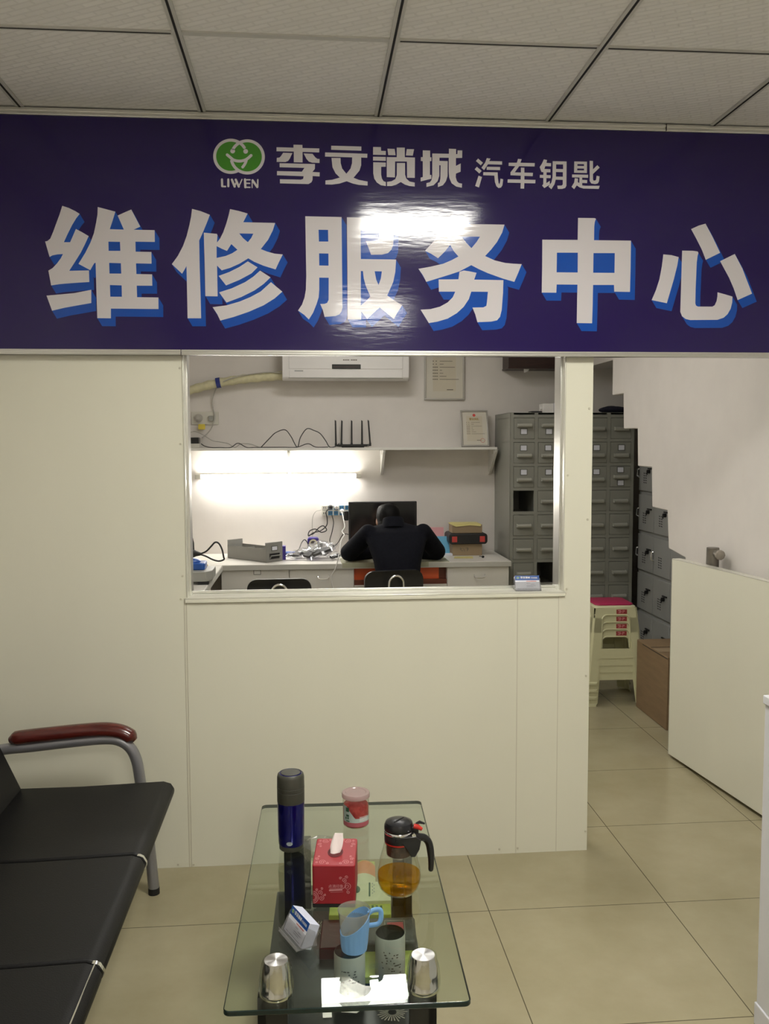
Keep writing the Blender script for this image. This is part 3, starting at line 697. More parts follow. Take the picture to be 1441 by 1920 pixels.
# long desk along the back wall
desk = thing('work_desk', 'long off-white office desk against the back wall with drawers and an orange kneehole', 'desk', (.4, 5.9, 0))
xa, xb, yf = -.585, 1.348, 5.865
q = MB(desk); q.box((xa - .56, yf, ZD - .035), (xb, YB - .002, ZD)); q.build('desk_top', M['desk_white'], desk, bevel=.003)
q = MB(desk); q.box((xa, yf - .002, ZD - .036), (xb, yf + .001, ZD - .004)); q.build('edge_band', M['desk_edge'], desk, bevel=.001)
kx0, kx1 = at(664, 1080, yf).x, at(838, 1080, yf).x
for x0, x1 in ((xa, kx0), (kx1, xb - .01)):
    q = MB(desk)
    q.box((x0, yf + .03, 0.06), (x1, YB - .02, ZD - .035))
    q.build('carcass', M['desk_white'], desk, bevel=.002)
xs = at(542, 1080, yf).x
def desk_front(x0, x1, z0, z1, nm, handle=None, label=None):
    q = MB(desk); q.box((x0 + .003, yf + .012, z0), (x1 - .003, yf + .031, z1)); fr = q.build(nm, M['desk_white'], desk, bevel=.002)
    if handle:
        p = at(*handle, yf + .012)
        h = MB(desk); w = .036
        h.tube(smooth_path([(p.x - w, yf + .012, p.z + .012), (p.x - w, yf - .006, p.z + .008), (p.x - w * .75, yf - .012, p.z - .008), (p.x + w * .75, yf - .012, p.z - .008), (p.x + w, yf - .006, p.z + .008), (p.x + w, yf + .012, p.z + .012)], 4), .0035, 6)
        h.build('handle', M['chrome'], fr)
    if label:
        p = at(*label, yf + .012)
        h = MB(desk); h.rbox((p.x - .025, yf + .0095, p.z - .017), (p.x + .025, yf + .0125, p.z + .017), .004, axis=1); lb = h.build('label_holder', M['cab_grey'], fr, bevel=.001)
        h = MB(desk); h.box((p.x - .020, yf + .009, p.z - .012), (p.x + .020, yf + .0105, p.z + .012)); h.build('label_card', M['paper'], fr, smooth=False)
desk_front(xa, xs, .50, ZD - .037, 'drawer', None, (482, 1073)); desk_front(xa, xs, .06, .495, 'door')
desk_front(xs, kx0, .50, ZD - .037, 'drawer', (606, 1082)); desk_front(xs, kx0, .06, .495, 'door')
desk_front(kx1, xb - .01, .50, ZD - .037, 'drawer', (898, 1080)); desk_front(kx1, xb - .01, .06, .495, 'door')
q = MB(desk); q.box((kx0, yf + .045, ZD - .118), (kx1 - .05, yf + .055, ZD - .036)); q.build('back_panel', M['orange'], desk, smooth=False)
q = MB(desk); q.box((kx0, yf + .02, ZD - .150), (kx1, yf + .16, ZD - .118)); q.box((kx1 - .05, yf + .06, ZD - .118), (kx1, yf + .16, ZD - .037)); q.build('tray_shelf', M['orange_dark'], desk, bevel=.001)
q = MB(desk); q.box((kx0, yf + .015, ZD - .30), (kx1, yf + .03, ZD - .150)); q.build('apron', M['desk_white'], desk, bevel=.002)

# side desk along the left wall
sd = thing('side_desk', 'white side desk along the left wall forming an L with the long desk', 'desk', (-.9, 5.0, 0))
q = MB(sd); q.box((XL + .01, 3.75, ZD - .035), (-.575, 5.86, ZD)); q.build('desk_top', M['desk_white'], sd, bevel=.003)
q = MB(sd); q.box((-.574, 3.75, ZD - .036), (-.571, 5.855, ZD - .003)); q.build('edge_band', M['desk_edge'], sd, bevel=.001)
q = MB(sd); q.box((XL + .03, 3.80, .06), (-.62, 5.45, ZD - .035)); q.build('carcass', M['desk_white'], sd, bevel=.002)
for yy in (3.80, 4.35, 4.90):
    q = MB(sd); q.box((-.621, yy + .004, .08), (-.604, yy + .545, ZD - .045)); dr = q.build('door', M['desk_white'], sd, bevel=.002)
    q = MB(sd); q.tube([(-.604, yy + .46, .5), (-.585, yy + .46, .51), (-.585, yy + .46, .58), (-.604, yy + .46, .59)], .004, 6); q.build('handle', M['chrome'], dr)

# steel drawer cabinet: 5 columns x 10 rows, two drawers taken out
cx0, cx1, cyf, ctop = 1.365, 2.235, 6.0, 1.748
cab = thing('drawer_cabinet', 'tall grey-green steel cabinet of many small label-holder drawers beside the desk', 'cabinet', (1.8, 6.2, 0))
cw, rh, top0 = .1655, .1655, 1.722
q = MB(cab)
q.box((cx0, cyf, 0), (cx0 + .002, YB - .003, ctop)); q.box((cx1 - .002, cyf, 0), (cx1, YB - .003, ctop)); q.box((cx0, cyf, ctop - .002), (cx1, YB - .003, ctop)); q.box((cx0, YB - .006, 0), (cx1, YB - .003, ctop))
q.box((cx0, cyf, 0), (cx1, cyf + .02, .068))
for c in range(6):
    X = cx0 + .012 + c * (cx1 - cx0 - .024) / 5
    q.box((X - .0125, cyf, .06), (X + .0125, cyf + .02, ctop - .001)); q.box((X - .001, cyf + .02, .06), (X + .001, YB - .01, ctop - .002))
for r in range(11):
    z = top0 - r * rh
    q.box((cx0, cyf + .0008, z - .009), (cx1, cyf + .0195, z + .0125)); q.box((cx0, cyf + .02, z - .010), (cx1, YB - .01, z - .008))
q.build('body', M['cab_grey'], cab, smooth=False)
pitch = (cx1 - cx0 - .024) / 5
dm = MB(); dm.box((-.0703, -.003, -.0698), (.0703, .015, .0698)); dmesh = dm.mesh('drawer', M['cab_grey'], smooth=False)
hm = MB()
for s in (-1, 1): hm.prism([(0, .012), (-.020, .006), (-.026, -.012), (0, -.016)], lambda a, b: (s * .046, a, b), lambda a, b: (s * .050, a, b))
hm.tube([(-.048, -.0235, -.003), (.048, -.0235, -.003)], .0105, 10, flat=1.3); hmesh = hm.mesh('handle', M['handle_steel'])
lm = MB(); lm.box((-.025, -.0085, -.021), (.025, -.006, .021)); lm.cur = 1; lm.box((-.020, -.0095, -.0165), (.020, -.008, .0165)); lmesh = lm.mesh('label_holder', [M['locker_line'], M['card_white']], smooth=False)
labels = {(0, 0): 'b', (1, 0): 'b', (0, 1): 't', (1, 1): 't', (2, 1): 't', (3, 1): 't', (4, 1): 't', (0, 2): 't', (1, 2): 't', (2, 2): 't', (3, 2): 't', (4, 2): 'tb'}
for c in range(5):
    for r in range(10):
        if (c, r) in ((0, 3), (1, 6)): continue
        X = cx0 + .012 + pitch * (c + .5); z = top0 - rh * (r + .5) + .001
        d = bpy.data.objects.new('drawer', dmesh); COL.objects.link(d); d.parent = cab
        d.location = Vector((X, cyf + random.uniform(-.002, .003), z)) - cab.location
        lab = labels.get((c, r), '')
        hz = {'': .0, 'b': .024, 't': -.016, 'tb': .001}[lab]
        h = bpy.data.objects.new('handle', hmesh); COL.objects.link(h); h.parent = d; h.location = (0, .001, hz)
        if 't' in lab:
            l = bpy.data.objects.new('label_holder', lmesh); COL.objects.link(l); l.parent = d; l.location = (random.uniform(-.004, .004), .003, hz + .049 if lab == 't' else hz + .045)
        if 'b' in lab:
            l = bpy.data.objects.new('label_holder', lmesh); COL.objects.link(l); l.parent = d; l.location = (random.uniform(-.004, .004), .003, hz - .045)

# lockers under the stairs, doors facing left
lk = thing('locker_cabinet', 'light grey steel locker cabinet with vented key-lock doors under the stairs', 'locker', (2.5, 5.5, 0))
LX = 2.30; ly1 = 6.06; lp = .285; lh = .274; lz0 = 1.745
q = MB(lk); q.box((LX + .002, ly1 - 4 * lp - .02, 0), (2.78, ly1, lz0 + .02)); q.build('body', M['locker'], lk, smooth=False)
lt = set([(0, 1), (0, 3), (0, 5), (1, 2), (1, 4), (1, 5), (0, 2), (0, 4), (1, 1), (2, 2), (2, 4)])
for c in range(4):
    for r in range(6):
        y1 = ly1 - .02 - c * lp; y0 = y1 - lp + .006; z1 = lz0 - r * lh - .012; z0 = z1 - lh + .026
        q = MB(lk); q.box((LX - .012, y0, z0), (LX + .001, y1, z1)); dr = q.build('door', M['locker'], lk, bevel=.002)
        v = MB(lk)
        for a in range(2):
            for k in range(5):
                zz = z0 + .055 + k * .016
                yy = y1 - .085 - a * .034
                v.add([(LX - .0128, yy, zz), (LX - .0128, yy, zz + .006), (LX - .0128, yy - .024, zz + .003), (LX - .0128, yy - .024, zz - .003)], [(0, 1, 2, 3)])
        v.build('vent', M['slot'], dr, smooth=False)
        if (c, r) in lt:
            ky = y0 + .085; kz = z0 + .135
            k = MB(lk); k.cyl((LX - .012, ky, kz), (LX - .030, ky, kz), .013, n=12); k.box((LX - .034, ky - .004, kz - .022), (LX - .029, ky + .004, kz + .008))
            k.box((LX - .0125, ky - .05, kz + .016), (LX - .022, ky + .016, kz + .024)); k.build('lock', M['matt_black'], dr)
        if (c, r) in ((0, 1), (0, 2), (0, 5), (0, 3), (1, 3)):
            k = MB(lk); k.tube([(LX - .014, y1 - .012, z0 + .15), (LX - .028, y1 - .008, z0 + .145), (LX - .03, y1 - .006, z0 + .10), (LX - .014, y1 - .012, z0 + .09)], .006, 6); k.build('latch', M['chrome'], dr)

# ------------------------------------------------------------------ wall shelf and what stands on it
ZS = at(600, 839.5, 6.25).z
shf = thing('wall_shelf', 'long white wall shelf on triangular brackets above the desk', 'shelf', (.3, YB, ZS))
sx0, sx1 = XL + .003, at(932, 840, 6.25).x
q = MB(shf); q.box((sx0, 6.25, ZS - .018), (sx1, YB - .001, ZS)); q.build('shelf_board', M['shelf'], shf, bevel=.0015)
for px in (541, 719, 928):
    X = at(px, 850, 6.3).x
    q = MB(shf); q.prism([(6.262, ZS - .018), (6.262, ZS - .034), (YB - .02, ZS - .20), (YB - .001, ZS - .20), (YB - .001, ZS - .018)], lambda a, b: (X - .009, a, b), lambda a, b: (X + .009, a, b))
    br = q.build('bracket', M['shelf'], shf, bevel=.001)
    q = MB(shf); q.box((X - .032, 6.33, ZS - .021), (X + .032, 6.36, ZS - .0175)); q.box((X - .012, 6.33, ZS - .05), (X + .012, 6.36, ZS - .018)); q.build('angle_plate', M['socket'], br, bevel=.001)

# router
c = at(661, 833, 6.38)
rt = thing('wifi_router', 'flat black router with five upright antennas on the wall shelf', 'router', (c.x, 6.38, ZS))
q = MB(); q.prism([(-.105, -.055), (.105, -.055), (.125, .0), (.10, .06), (-.10, .06), (-.125, .0)], lambda a, b: (a * .92, b, .006), lambda a, b: (a, b, .024))
q.box((-.08, -.04, 0), (.08, .04, .008)); q.build('body', M['black_plastic'], rt, bevel=.003)
for bx, tx, by in ((-.120, -.122, 0.0), (-.078, -.074, .058), (-.005, -.004, .058), (.070, .070, .058), (.124, .112, 0.0)):
    q = MB(); q.box((bx - .008, by - .007, .010), (bx + .008, by + .007, .034))
    q.hexa([(bx - .0065, by - .004, .03), (bx + .0065, by - .004, .03), (bx + .0065, by + .004, .03), (bx - .0065, by + .004, .03)],
           [(tx - .0055, by - .003, .197), (tx + .0055, by - .003, .190), (tx + .0055, by + .003, .190), (tx - .0055, by + .003, .197)])
    q.build('antenna', M['black_plastic'], rt, bevel=.0015)

# boxes at the left end of the shelf
c = at(366, 835, 6.40)
q = MB((c.x - .02, 6.40, ZS)); q.box((c.x - .09, 6.34, ZS), (c.x + .038, 6.46, ZS + .032)); tag(q.build('adapter_box', M['socket'], bevel=.004), 'white flat adapter box on the left end of the wall shelf', 'adapter')
q = MB((c.x - .02, 6.40, ZS + .032)); q.box((c.x - .09, 6.35, ZS + .032), (c.x + .030, 6.45, ZS + .075)); tag(q.build('adapter_box', M['black_plastic'], bevel=.005), 'black adapter block stacked on the white adapter box', 'adapter')

def cable(name, pts, r, m, label, n=6):
    p = [Vector(x) for x in pts]
    q = MB(p[0]); q.tube(smooth_path(p, n), r, 6); return tag(q.build(name, m), label, 'cable')
S = lambda x, y, Y=6.40: at(x, y, Y)
zs = ZS + .004
def sl(x, Y=6.40, z=None): return Vector((at(x, 836, Y).x, Y, zs if z is None else z))
cable('cable', [sl(489, 6.34), S(505, 822, 6.36), S(517, 811, 6.40), S(534, 806, 6.42), S(545, 818, 6.40), sl(557, 6.36), S(563, 820, 6.38), S(575, 804, 6.42), S(588, 807, 6.42), S(600, 813, 6.40), S(610, 826, 6.38), sl(618, 6.36), sl(630, 6.36, ZS + .010), S(636, 831, 6.37)], .0035, M['cable_black'],
      'black cable rising in two peaked loops on the shelf beside the router')
cable('cable', [sl(377, 6.36, ZS + .03), sl(385, 6.33, ZS + .012), sl(397, 6.31), sl(412, 6.33), sl(432, 6.37), S(446, 831, 6.38), sl(462, 6.36), sl(478, 6.33), sl(500, 6.36), sl(530, 6.33), sl(556, 6.35), S(577, 832, 6.38), sl(592, 6.34), sl(615, 6.33)], .003, M['cable_black'],
      'thin black cable lying along the front of the wall shelf')
cable('cable', [S(356, 811, 6.42), S(366, 809, 6.42), S(380, 815, 6.40), S(398, 826, 6.38), S(414, 829, 6.40), S(428, 832, 6.38), sl(440, 6.39), S(452, 832, 6.40), S(470, 833, 6.40), sl(486, 6.40)], .003, M['cable_grey'],
      'thin grey-brown cable crossing above the black adapter block on the shelf')

# certificates
def certificate(name, label, c, w, h, tilt, title):
    t = thing(name, label, 'certificate', c)
    t.rotation_euler = (tilt, 0, 0)
    f = .012
    q = MB()
    for a, b in (((-w / 2, 0), (w / 2, f)), ((-w / 2, h - f), (w / 2, h)), ((-w / 2, f), (-w / 2 + f, h - f)), ((w / 2 - f, f), (w / 2, h - f))):
        q.box((a[0], -.016, a[1]), (b[0], 0, b[1]))
    q.build('frame', M['frame_silver'], t, bevel=.002)
    q = MB(); q.box((-w / 2 + f, -.008, f), (w / 2 - f, -.001, h - f)); q.build('border_sheet', M['cert_border'], t, smooth=False)
    q = MB(); i = .045 * w / .21; q.box((-w / 2 + i, -.0086, i), (w / 2 - i, -.0078, h - i)); pp = q.build('paper', M['cert_paper'], t, smooth=False)
    fl = lambda x, z: Vector((x, -.0092, z))
    P = MB()
    for k in range(7):
        z = h * (.66 - k * .052); x0 = -w * .29
        for j in range(4 if k > 1 else 2): P.flat([[(x0 + j * w * .034 * (1 if k > 1 else 2.2), z), (x0 + j * w * .034 * (1 if k > 1 else 2.2) + w * .024, z), (x0 + j * w * .034 * (1 if k > 1 else 2.2) + w * .024, z + h * .016), (x0 + j * w * .034 * (1 if k > 1 else 2.2), z + h * .016)]], fl)
        ln = (.32, .10, .38, .06, .09, .17, .48)[k]
        P.flat([[(-w * .12, z + h * .004), (-w * .12 + ln * w, z + h * .004), (-w * .12 + ln * w, z + h * .012), (-w * .12, z + h * .012)]], fl)
    P.flat([[(w * .06, h * .17), (w * .22, h * .17), (w * .22, h * .183), (w * .06, h * .183)]], fl)
    P.build('print_lines', M['print_dark'], pp, smooth=False)
    if title:
        writing('title', '营业执照', h * .066, M['gold_print'], pp, face_xz(0, -.0092, h * .755), .0008)
        P = MB(); P.flat([arc(0, h * .865, h * .040, 0, 360, 24)[:-1]], fl); P.build('emblem', M['seal_red'], pp, smooth=False)
        P = MB(); fl2 = lambda x, z: Vector((x, -.0096, z)); P.stroke(arc(w * .27, h * .17, h * .055, 0, 360, 20), h * .010, fl2); P.build('seal', M['print_red'], pp, smooth=False)
    return t
cbl = at(865, 837, 6.36); cbr = at(917, 837, 6.36); ctl = at(862, 766, 6.44)
certificate('framed_certificate', 'small silver-framed certificate with a red emblem leaning on the wall shelf', ((cbl.x + cbr.x) / 2, 6.365, ZS), cbr.x - cbl.x, .275, radians(-17), True)
wl = at(795, 750, 6.49); wr = at(870, 750, 6.49)
certificate('framed_certificate', 'large silver-framed certificate hanging on the wall beside the air conditioner', ((wl.x + wr.x) / 2, 6.495, wl.z), wr.x - wl.x, .42, 0, False)

# air conditioner
l = at(529, 713, 6.30); r = at(767, 711, 6.30)
ac = thing('air_conditioner', 'white wall-mounted air conditioner above the shelf', 'air conditioner', ((l.x + r.x) / 2, YB, l.z))
q = MB(ac); q.prism([(YB - .001, l.z + .01), (6.36, l.z), (6.325, l.z + .004), (6.305, l.z + .02), (6.298, l.z + .09), (6.303, l.z + .24), (6.34, l.z + .275), (YB - .001, l.z + .275)], lambda a, b: (l.x, a, b), lambda a, b: (r.x, a, b)); q.build('body', M['ac_white'], ac, bevel=.006)
q = MB(ac); q.box((l.x + .045, 6.296, l.z + .078), (r.x - .045, 6.305, l.z + .235)); q.build('front_panel', M['ac_white'], ac, bevel=.004)
q = MB(ac); q.box((l.x + .048, 6.298, l.z + .018), (r.x - .048, 6.310, l.z + .073)); lv = q.build('louver', M['ac_white'], ac, bevel=.003)
q = MB(ac); q.box((l.x + .046, 6.300, l.z + .0735), (r.x - .046, 6.304, l.z + .0765)); q.box((l.x + .044, 6.299, l.z + .014), (r.x - .044, 6.306, l.z + .018)); q.build('shadow_gap', M['cab_grey'], lv, smooth=False)
a, b = at(622, 683, 6.296), at(676, 692, 6.296)
q = MB(ac); q.box((a.x, 6.2935, b.z), (b.x, 6.298, a.z)); dw = q.build('display_window', M['screen'], ac, bevel=.002)
q = MB(ac); q.box((a.x + .01, 6.2925, b.z + .010), (b.x - .02, 6.2936, b.z + .018)); q.build('glint', M['brown_wood'], dw, smooth=False)  # brown reflection painted on as a strip, borrowing the wood colour
p = at(655, 675, 6.296); fl = lambda x, z: Vector((x, 6.2948, z))
q = MB(ac)
for k in range(8): q.flat([[(p.x - .045 + k * .0115 + (.008 if k > 3 else 0), p.z - .004), (p.x - .037 + k * .0115 + (.008 if k > 3 else 0), p.z - .004), (p.x - .037 + k * .0115 + (.008 if k > 3 else 0), p.z + .004), (p.x - .045 + k * .0115 + (.008 if k > 3 else 0), p.z + .004)]], fl)
q.build('badge', M['print_dark'], ac, smooth=False)
p = at(560, 695, 6.296); q = MB(ac); q.flat([[(p.x - .03, p.z - .005), (p.x + .03, p.z - .005), (p.x + .03, p.z + .003), (p.x - .03, p.z + .003)]], lambda x, z: Vector((x, 6.2972, z))); q.build('printed_label', M['locker'], ac, smooth=False)

# hose and its cable
hp = [at(x, y, 6.42) for x, y in ((534, 704), (505, 706), (470, 709), (440, 713), (409, 718), (380, 725), (352, 733), (310, 746), (235, 775))]
ho = thing('insulated_hose', 'thick cream wrapped hose running from the air conditioner to the left', 'hose', hp[3])
q = MB(ho); q.tube(smooth_path(hp, 5), .033, 12, rads=[.031 + .003 * sin(i * 1.7) for i in range(5 * 8 + 1)]); q.build('hose', M['hose'], ho)
q = MB(ho); c0 = at(405, 718.5, 6.42); c1 = at(413, 717.2, 6.42); q.cyl(c0, c1, .037, n=14); q.build('tape_band', M['tape_blue'], ho)
q = MB(ho); q.tube(smooth_path([at(528, 699, 6.385), at(500, 698, 6.385), at(460, 703, 6.385), at(432, 710, 6.38), at(418, 716, 6.375)], 5), .004, 6); q.build('wire', M['cable_grey'], ho)
cable('cable', [at(407, 724, 6.44), at(402, 735, 6.46), at(398, 750, 6.48), at(399, 765, 6.485), at(402, 778, 6.48), at(401, 790, 6.47), at(395, 805, 6.46), at(386, 815, 6.45), at(378, 821, 6.44)], .004, M['cable_grey'], 'grey cable hanging from the hose past the wall sockets to the shelf')
for px, lab, w in ((372, 'left of two ivory wall sockets above the shelf, with a round plug in it', .05), (397, 'right of two ivory wall sockets above the shelf, behind the hanging grey cable', .048)):
    p = at(px, 784, 6.49); t = thing('wall_socket', lab, 'socket', p)
    q = MB(t); q.rbox((p.x - w, YB - .012, p.z - .046), (p.x + w, YB - .001, p.z + .046), .006, axis=1); q.build('plate', M['socket'], t, bevel=.002)
    if px == 372:
        q = MB(t); q.lathe([(.030, 0), (.028, .02), (.012, .034)], (p.x, YB - .012, p.z), 18, axis=(0, -1, 0)); q.build('plug', M['cable_grey'], t)
    else:
        q = MB(t); q.rbox((p.x - .022, YB - .032, p.z - .022), (p.x + .012, YB - .0125, p.z + .016), .008, axis=1); q.build('plug', M['tool_grey'], t, bevel=.003)
p = at(378, 800, 6.47)
q = MB(p); q.rbox((p.x - .024, 6.466, p.z - .02), (p.x + .024, 6.474, p.z + .018), .006, axis=1); tag(q.build('yellow_tag', M['yellow'], bevel=.001), 'small yellow tag hanging below the left wall socket', 'tag')

# dark wooden wall box in the upper right corner, with a slip of paper
a, b = at(953, 690, 6.3), at(1075, 690, 6.3)
q = MB((a.x, YB, a.z)); q.box((a.x, 6.30, a.z), (1.95, YB - .001, a.z + .14)); q.box((a.x - .004, 6.295, a.z - .004), (1.95, YB - .001, a.z + .008)); tag(q.build('wall_cupboard', M['brown_wood'], bevel=.002), 'dark brown wooden wall cupboard high in the corner above the drawer cabinet', 'cupboard')
p = at(987, 692, 6.32); q = MB(p); q.add([(p.x - .022, 6.32, a.z - .004), (p.x + .02, 6.325, a.z - .004), (p.x + .012, 6.33, a.z - .022), (p.x - .018, 6.325, a.z - .030)], [(0, 1, 2, 3)]); q.add([(p.x - .022, 6.3208, a.z - .004), (p.x + .02, 6.3258, a.z - .004), (p.x + .012, 6.3308, a.z - .022), (p.x - .018, 6.3258, a.z - .030)], [(3, 2, 1, 0)])
tag(q.build('paper_slip', M['paper'], smooth=False), 'small white paper slip sticking out below the brown wall cupboard', 'paper')

# on top of the drawer cabinet
p = at(1020, 770, 6.15)
t = thing('white_carton', 'small white carton with a spout on top of the drawer cabinet', 'carton', (p.x + .03, 6.15, ctop))
q = MB(t); q.box((p.x - .02, 6.10, ctop), (p.x + .055, 6.22, ctop + .066)); q.build('body', M['paper'], t, bevel=.004)
q = MB(t); q.box((p.x + .056, 6.09, ctop), (p.x + .15, 6.22, ctop + .070)); q.build('lid', M['card_white'], t, bevel=.004)
q = MB(t); q.lathe([(.012, 0), (.012, .012), (.006, .016)], (p.x - .02, 6.14, ctop + .035), 10, axis=(-1, 0, 0)); q.build('spout', M['paper'], t)
p = at(1003, 768, 6.1); q = MB((p.x, 6.1, ctop)); q.box((p.x - .034, 6.06, ctop), (p.x + .038, 6.16, ctop + .012)); tag(q.build('notebook', M['matt_black'], bevel=.001), 'thin dark notebook lying left of the white carton on the cabinet', 'notebook')
p = at(1150, 770, 6.15)
q = MB((p.x, 6.15, ctop)); q.ball((p.x, 6.16, ctop + .024), (.105, .08, .026), 18, 8); q.ball((p.x - .02, 6.15, ctop + .030), (.06, .06, .022), 14, 8)
tag(q.build('folded_cloth', M['navy_cloth']), 'dark navy folded cloth on top of the drawer cabinet near the stairs', 'cloth')

# ------------------------------------------------------------------ things on the desk
# monitor
a, b = at(653, 941, 6.22), at(781, 1046, 6.22)
mo = thing('computer_monitor', 'black flat computer monitor behind the seated person', 'monitor', ((a.x + b.x) / 2, 6.25, ZD))
zb = ZD + .09
q = MB(mo); q.box((a.x, 6.215, zb), (b.x, 6.25, a.z)); q.box((a.x + .08, 6.25, zb + .05), (b.x - .08, 6.275, a.z - .05)); q.build('casing', M['black_plastic'], mo, bevel=.004)
q = MB(mo); q.box((a.x + .012, 6.2135, zb + .02), (b.x - .012, 6.2155, a.z - .012)); q.build('screen', M['screen'], mo, smooth=False)
mx = (a.x + b.x) / 2
q = MB(mo); q.box((mx - .03, 6.262, ZD + .01), (mx + .03, 6.285, zb + .12)); q.lathe([(.09, 0), (.09, .008), (.05, .016)], (mx, 6.37, ZD), 28); q.box((mx - .03, 6.28, ZD + .010), (mx + .03, 6.37, ZD + .022)); q.build('stand', M['black_plastic'], mo, bevel=.002)
p = at(648.5, 967, 6.30); q = MB(p); q.rbox((p.x - .016, 6.27, p.z - .032), (p.x + .016, 6.33, p.z + .034), .008, axis=1)
q.box((p.x - .01, 6.32, p.z - .015), (p.x + .012, YB - .001, p.z + .015)); tag(q.build('power_adapter', M['matt_black'], bevel=.003), 'black plug adapter on the wall at the left edge of the monitor', 'adapter')

# multi-socket board
a, b = at(603, 947, 6.46), at(651, 967, 6.46)
ps = thing('socket_board', 'ivory wall board of blue power sockets left of the monitor', 'socket board', ((a.x + b.x) / 2, YB, b.z))
q = MB(ps); q.rbox((a.x, 6.465, b.z), (b.x + .02, YB - .001, a.z), .004, axis=1); q.build('board', M['socket'], ps, bevel=.003)
n = 5; w = (b.x + .02 - a.x) / n; hh = (a.z - b.z) / 2
for i in range(n):
    for j in range(2):
        q = MB(ps); q.box((a.x + i * w + .005, 6.4625, b.z + j * hh + .004), (a.x + (i + 1) * w - .004, 6.4655, b.z + (j + 1) * hh - .005)); so = q.build('socket_insert', M['socket'] if i == 0 else M['socket_blue'], ps, bevel=.001)
        q = MB(ps)
        for dx in (-.009, .004): q.box((a.x + (i + .5) * w + dx, 6.4618, b.z + (j + .5) * hh - .006), (a.x + (i + .5) * w + dx + .004, 6.463, b.z + (j + .5) * hh + .006))
        q.build('slots', M['slot'], so, smooth=False)
def plug(px, py, m, lab):
    p = at(px, py, 6.44); q = MB(p); q.lathe([(.017, 0), (.017, .018), (.009, .03)], (p.x, 6.4615, p.z), 12, axis=(0, -1, 0)); return tag(q.build('plug', m), lab, 'plug')
plug(619.5, 951, M['matt_black'], 'round black plug in the top row of the socket board')
plug(630.5, 951, M['cable_white'], 'white plug in the top row of the socket board')
plug(641, 959, M['cable_white'], 'white plug in the bottom row of the socket board near the monitor')
YC = 6.43
cable('cable', [at(618, 953, 6.43), at(611, 960, 6.42), at(613, 972, 6.42), at(612, 985, 6.42), at(601, 995, 6.42), at(587, 999, 6.42), at(578, 1005, 6.42), at(580, 996, 6.41), at(591, 992, 6.41), at(602, 998, 6.42), at(612, 994, 6.43), at(606, 986, 6.43), at(597, 990, 6.43), at(588, 1000, 6.43), at(578, 1004, 6.40)], .0038, M['cable_black'],
      'black cable bundled in a figure-eight coil below the socket board')
cable('cable', [at(602, 956, 6.45), at(592, 959, 6.45), at(586, 970, 6.45), at(585, 990, 6.45), at(586, 1006, 6.44), at(586, 1014, 6.40)], .003, M['cable_grey'], 'thin grey cable dropping from the left end of the socket board')
cable('cable', [at(622, 966, 6.45), at(625, 980, 6.43), at(622, 998, 6.42), at(618, 1014, 6.40), at(624, 1024, 6.38), at(633, 1018, 6.38), at(641, 1004, 6.36), at(648, 1001, 6.33), at(655, 1003, 6.30)], .0032, M['cable_black'], 'black cable looping below the socket board and up to the monitor')
cable('cable', [at(641, 961, 6.42), at(644, 975, 6.36), at(646, 988, 6.3), at(641, 996, 6.2), at(645, 1003, 6.1), at(640, 1012, 6.0), at(638, 1020, 5.95), at(637, 1032, 5.90), at(634, 1045, 5.845), at(629, 1065, 5.84), at(621, 1080, 5.84), at(622, 1095, 5.84), at(626, 1108, 5.84), at(628, 1130, 5.84)], .0034, M['cable_white'],
      'white cable hanging from the socket board over the desk front')

# loose steel drawer on the desk
p0, p1, p2 = atz(498, 1055.5, ZD), atz(526.7, 1053, ZD), atz(420.5, 1045.7, ZD)
ax = (p2 - p0); L = .40; ax.normalize(); rz = math.atan2(ax.y, ax.x)
tr = thing('steel_tray', 'grey steel drawer tray pulled out and left standing on the desk', 'tray', (p0.x, p0.y + .012, ZD + .001), rz)
W_, H_ = .135, .125
q = MB()   # local: +x along the length away from the front, front plate at x=0, -y side is to the right
q.box((0, -W_, 0), (L, 0, .002)); q.box((0, -.002, 0), (L, 0, H_ - .035)); q.box((0, -W_, 0), (L, -W_ + .002, H_ - .035)); q.box((L - .002, -W_, 0), (L, 0, H_))
q.box((L * .33, -W_, 0), (L * .33 + .002, 0, H_ - .045)); q.box((L * .66, -W_, 0), (L * .66 + .002, 0, H_ - .045))
q.build('tray', M['tray_grey'], tr, smooth=False)
q = MB(); q.box((-.012, -W_ - .006, 0), (0, .006, H_ + .008)); fp = q.build('front_plate', M['tray_grey'], tr, bevel=.002)
q = MB(); q.box((-.0135, -W_ * .5 - .028, H_ * .72 - .016), (-.0118, -W_ * .5 + .028, H_ * .72 + .018)); q.build('label_holder', M['locker_line'], fp, smooth=False)
q = MB(); q.box((-.0142, -W_ * .5 - .022, H_ * .72 - .011), (-.0132, -W_ * .5 + .022, H_ * .72 + .013)); q.build('label_card', M['card_white'], fp, smooth=False)
q = MB(); q.box((-.0135, -W_ * .5 - .045, H_ * .30 - .017), (-.0118, -W_ * .5 + .045, H_ * .30 + .020)); q.build('handle_slot', M['slot'], fp, smooth=False)
q = MB(); q.tube([(-.014, -W_ * .5 - .042, H_ * .3 - .012), (-.026, -W_ * .5 - .042, H_ * .3 + .006), (-.026, -W_ * .5 + .042, H_ * .3 + .006), (-.014, -W_ * .5 + .042, H_ * .3 - .012)], .004, 6); q.build('handle', M['tray_grey'], fp)

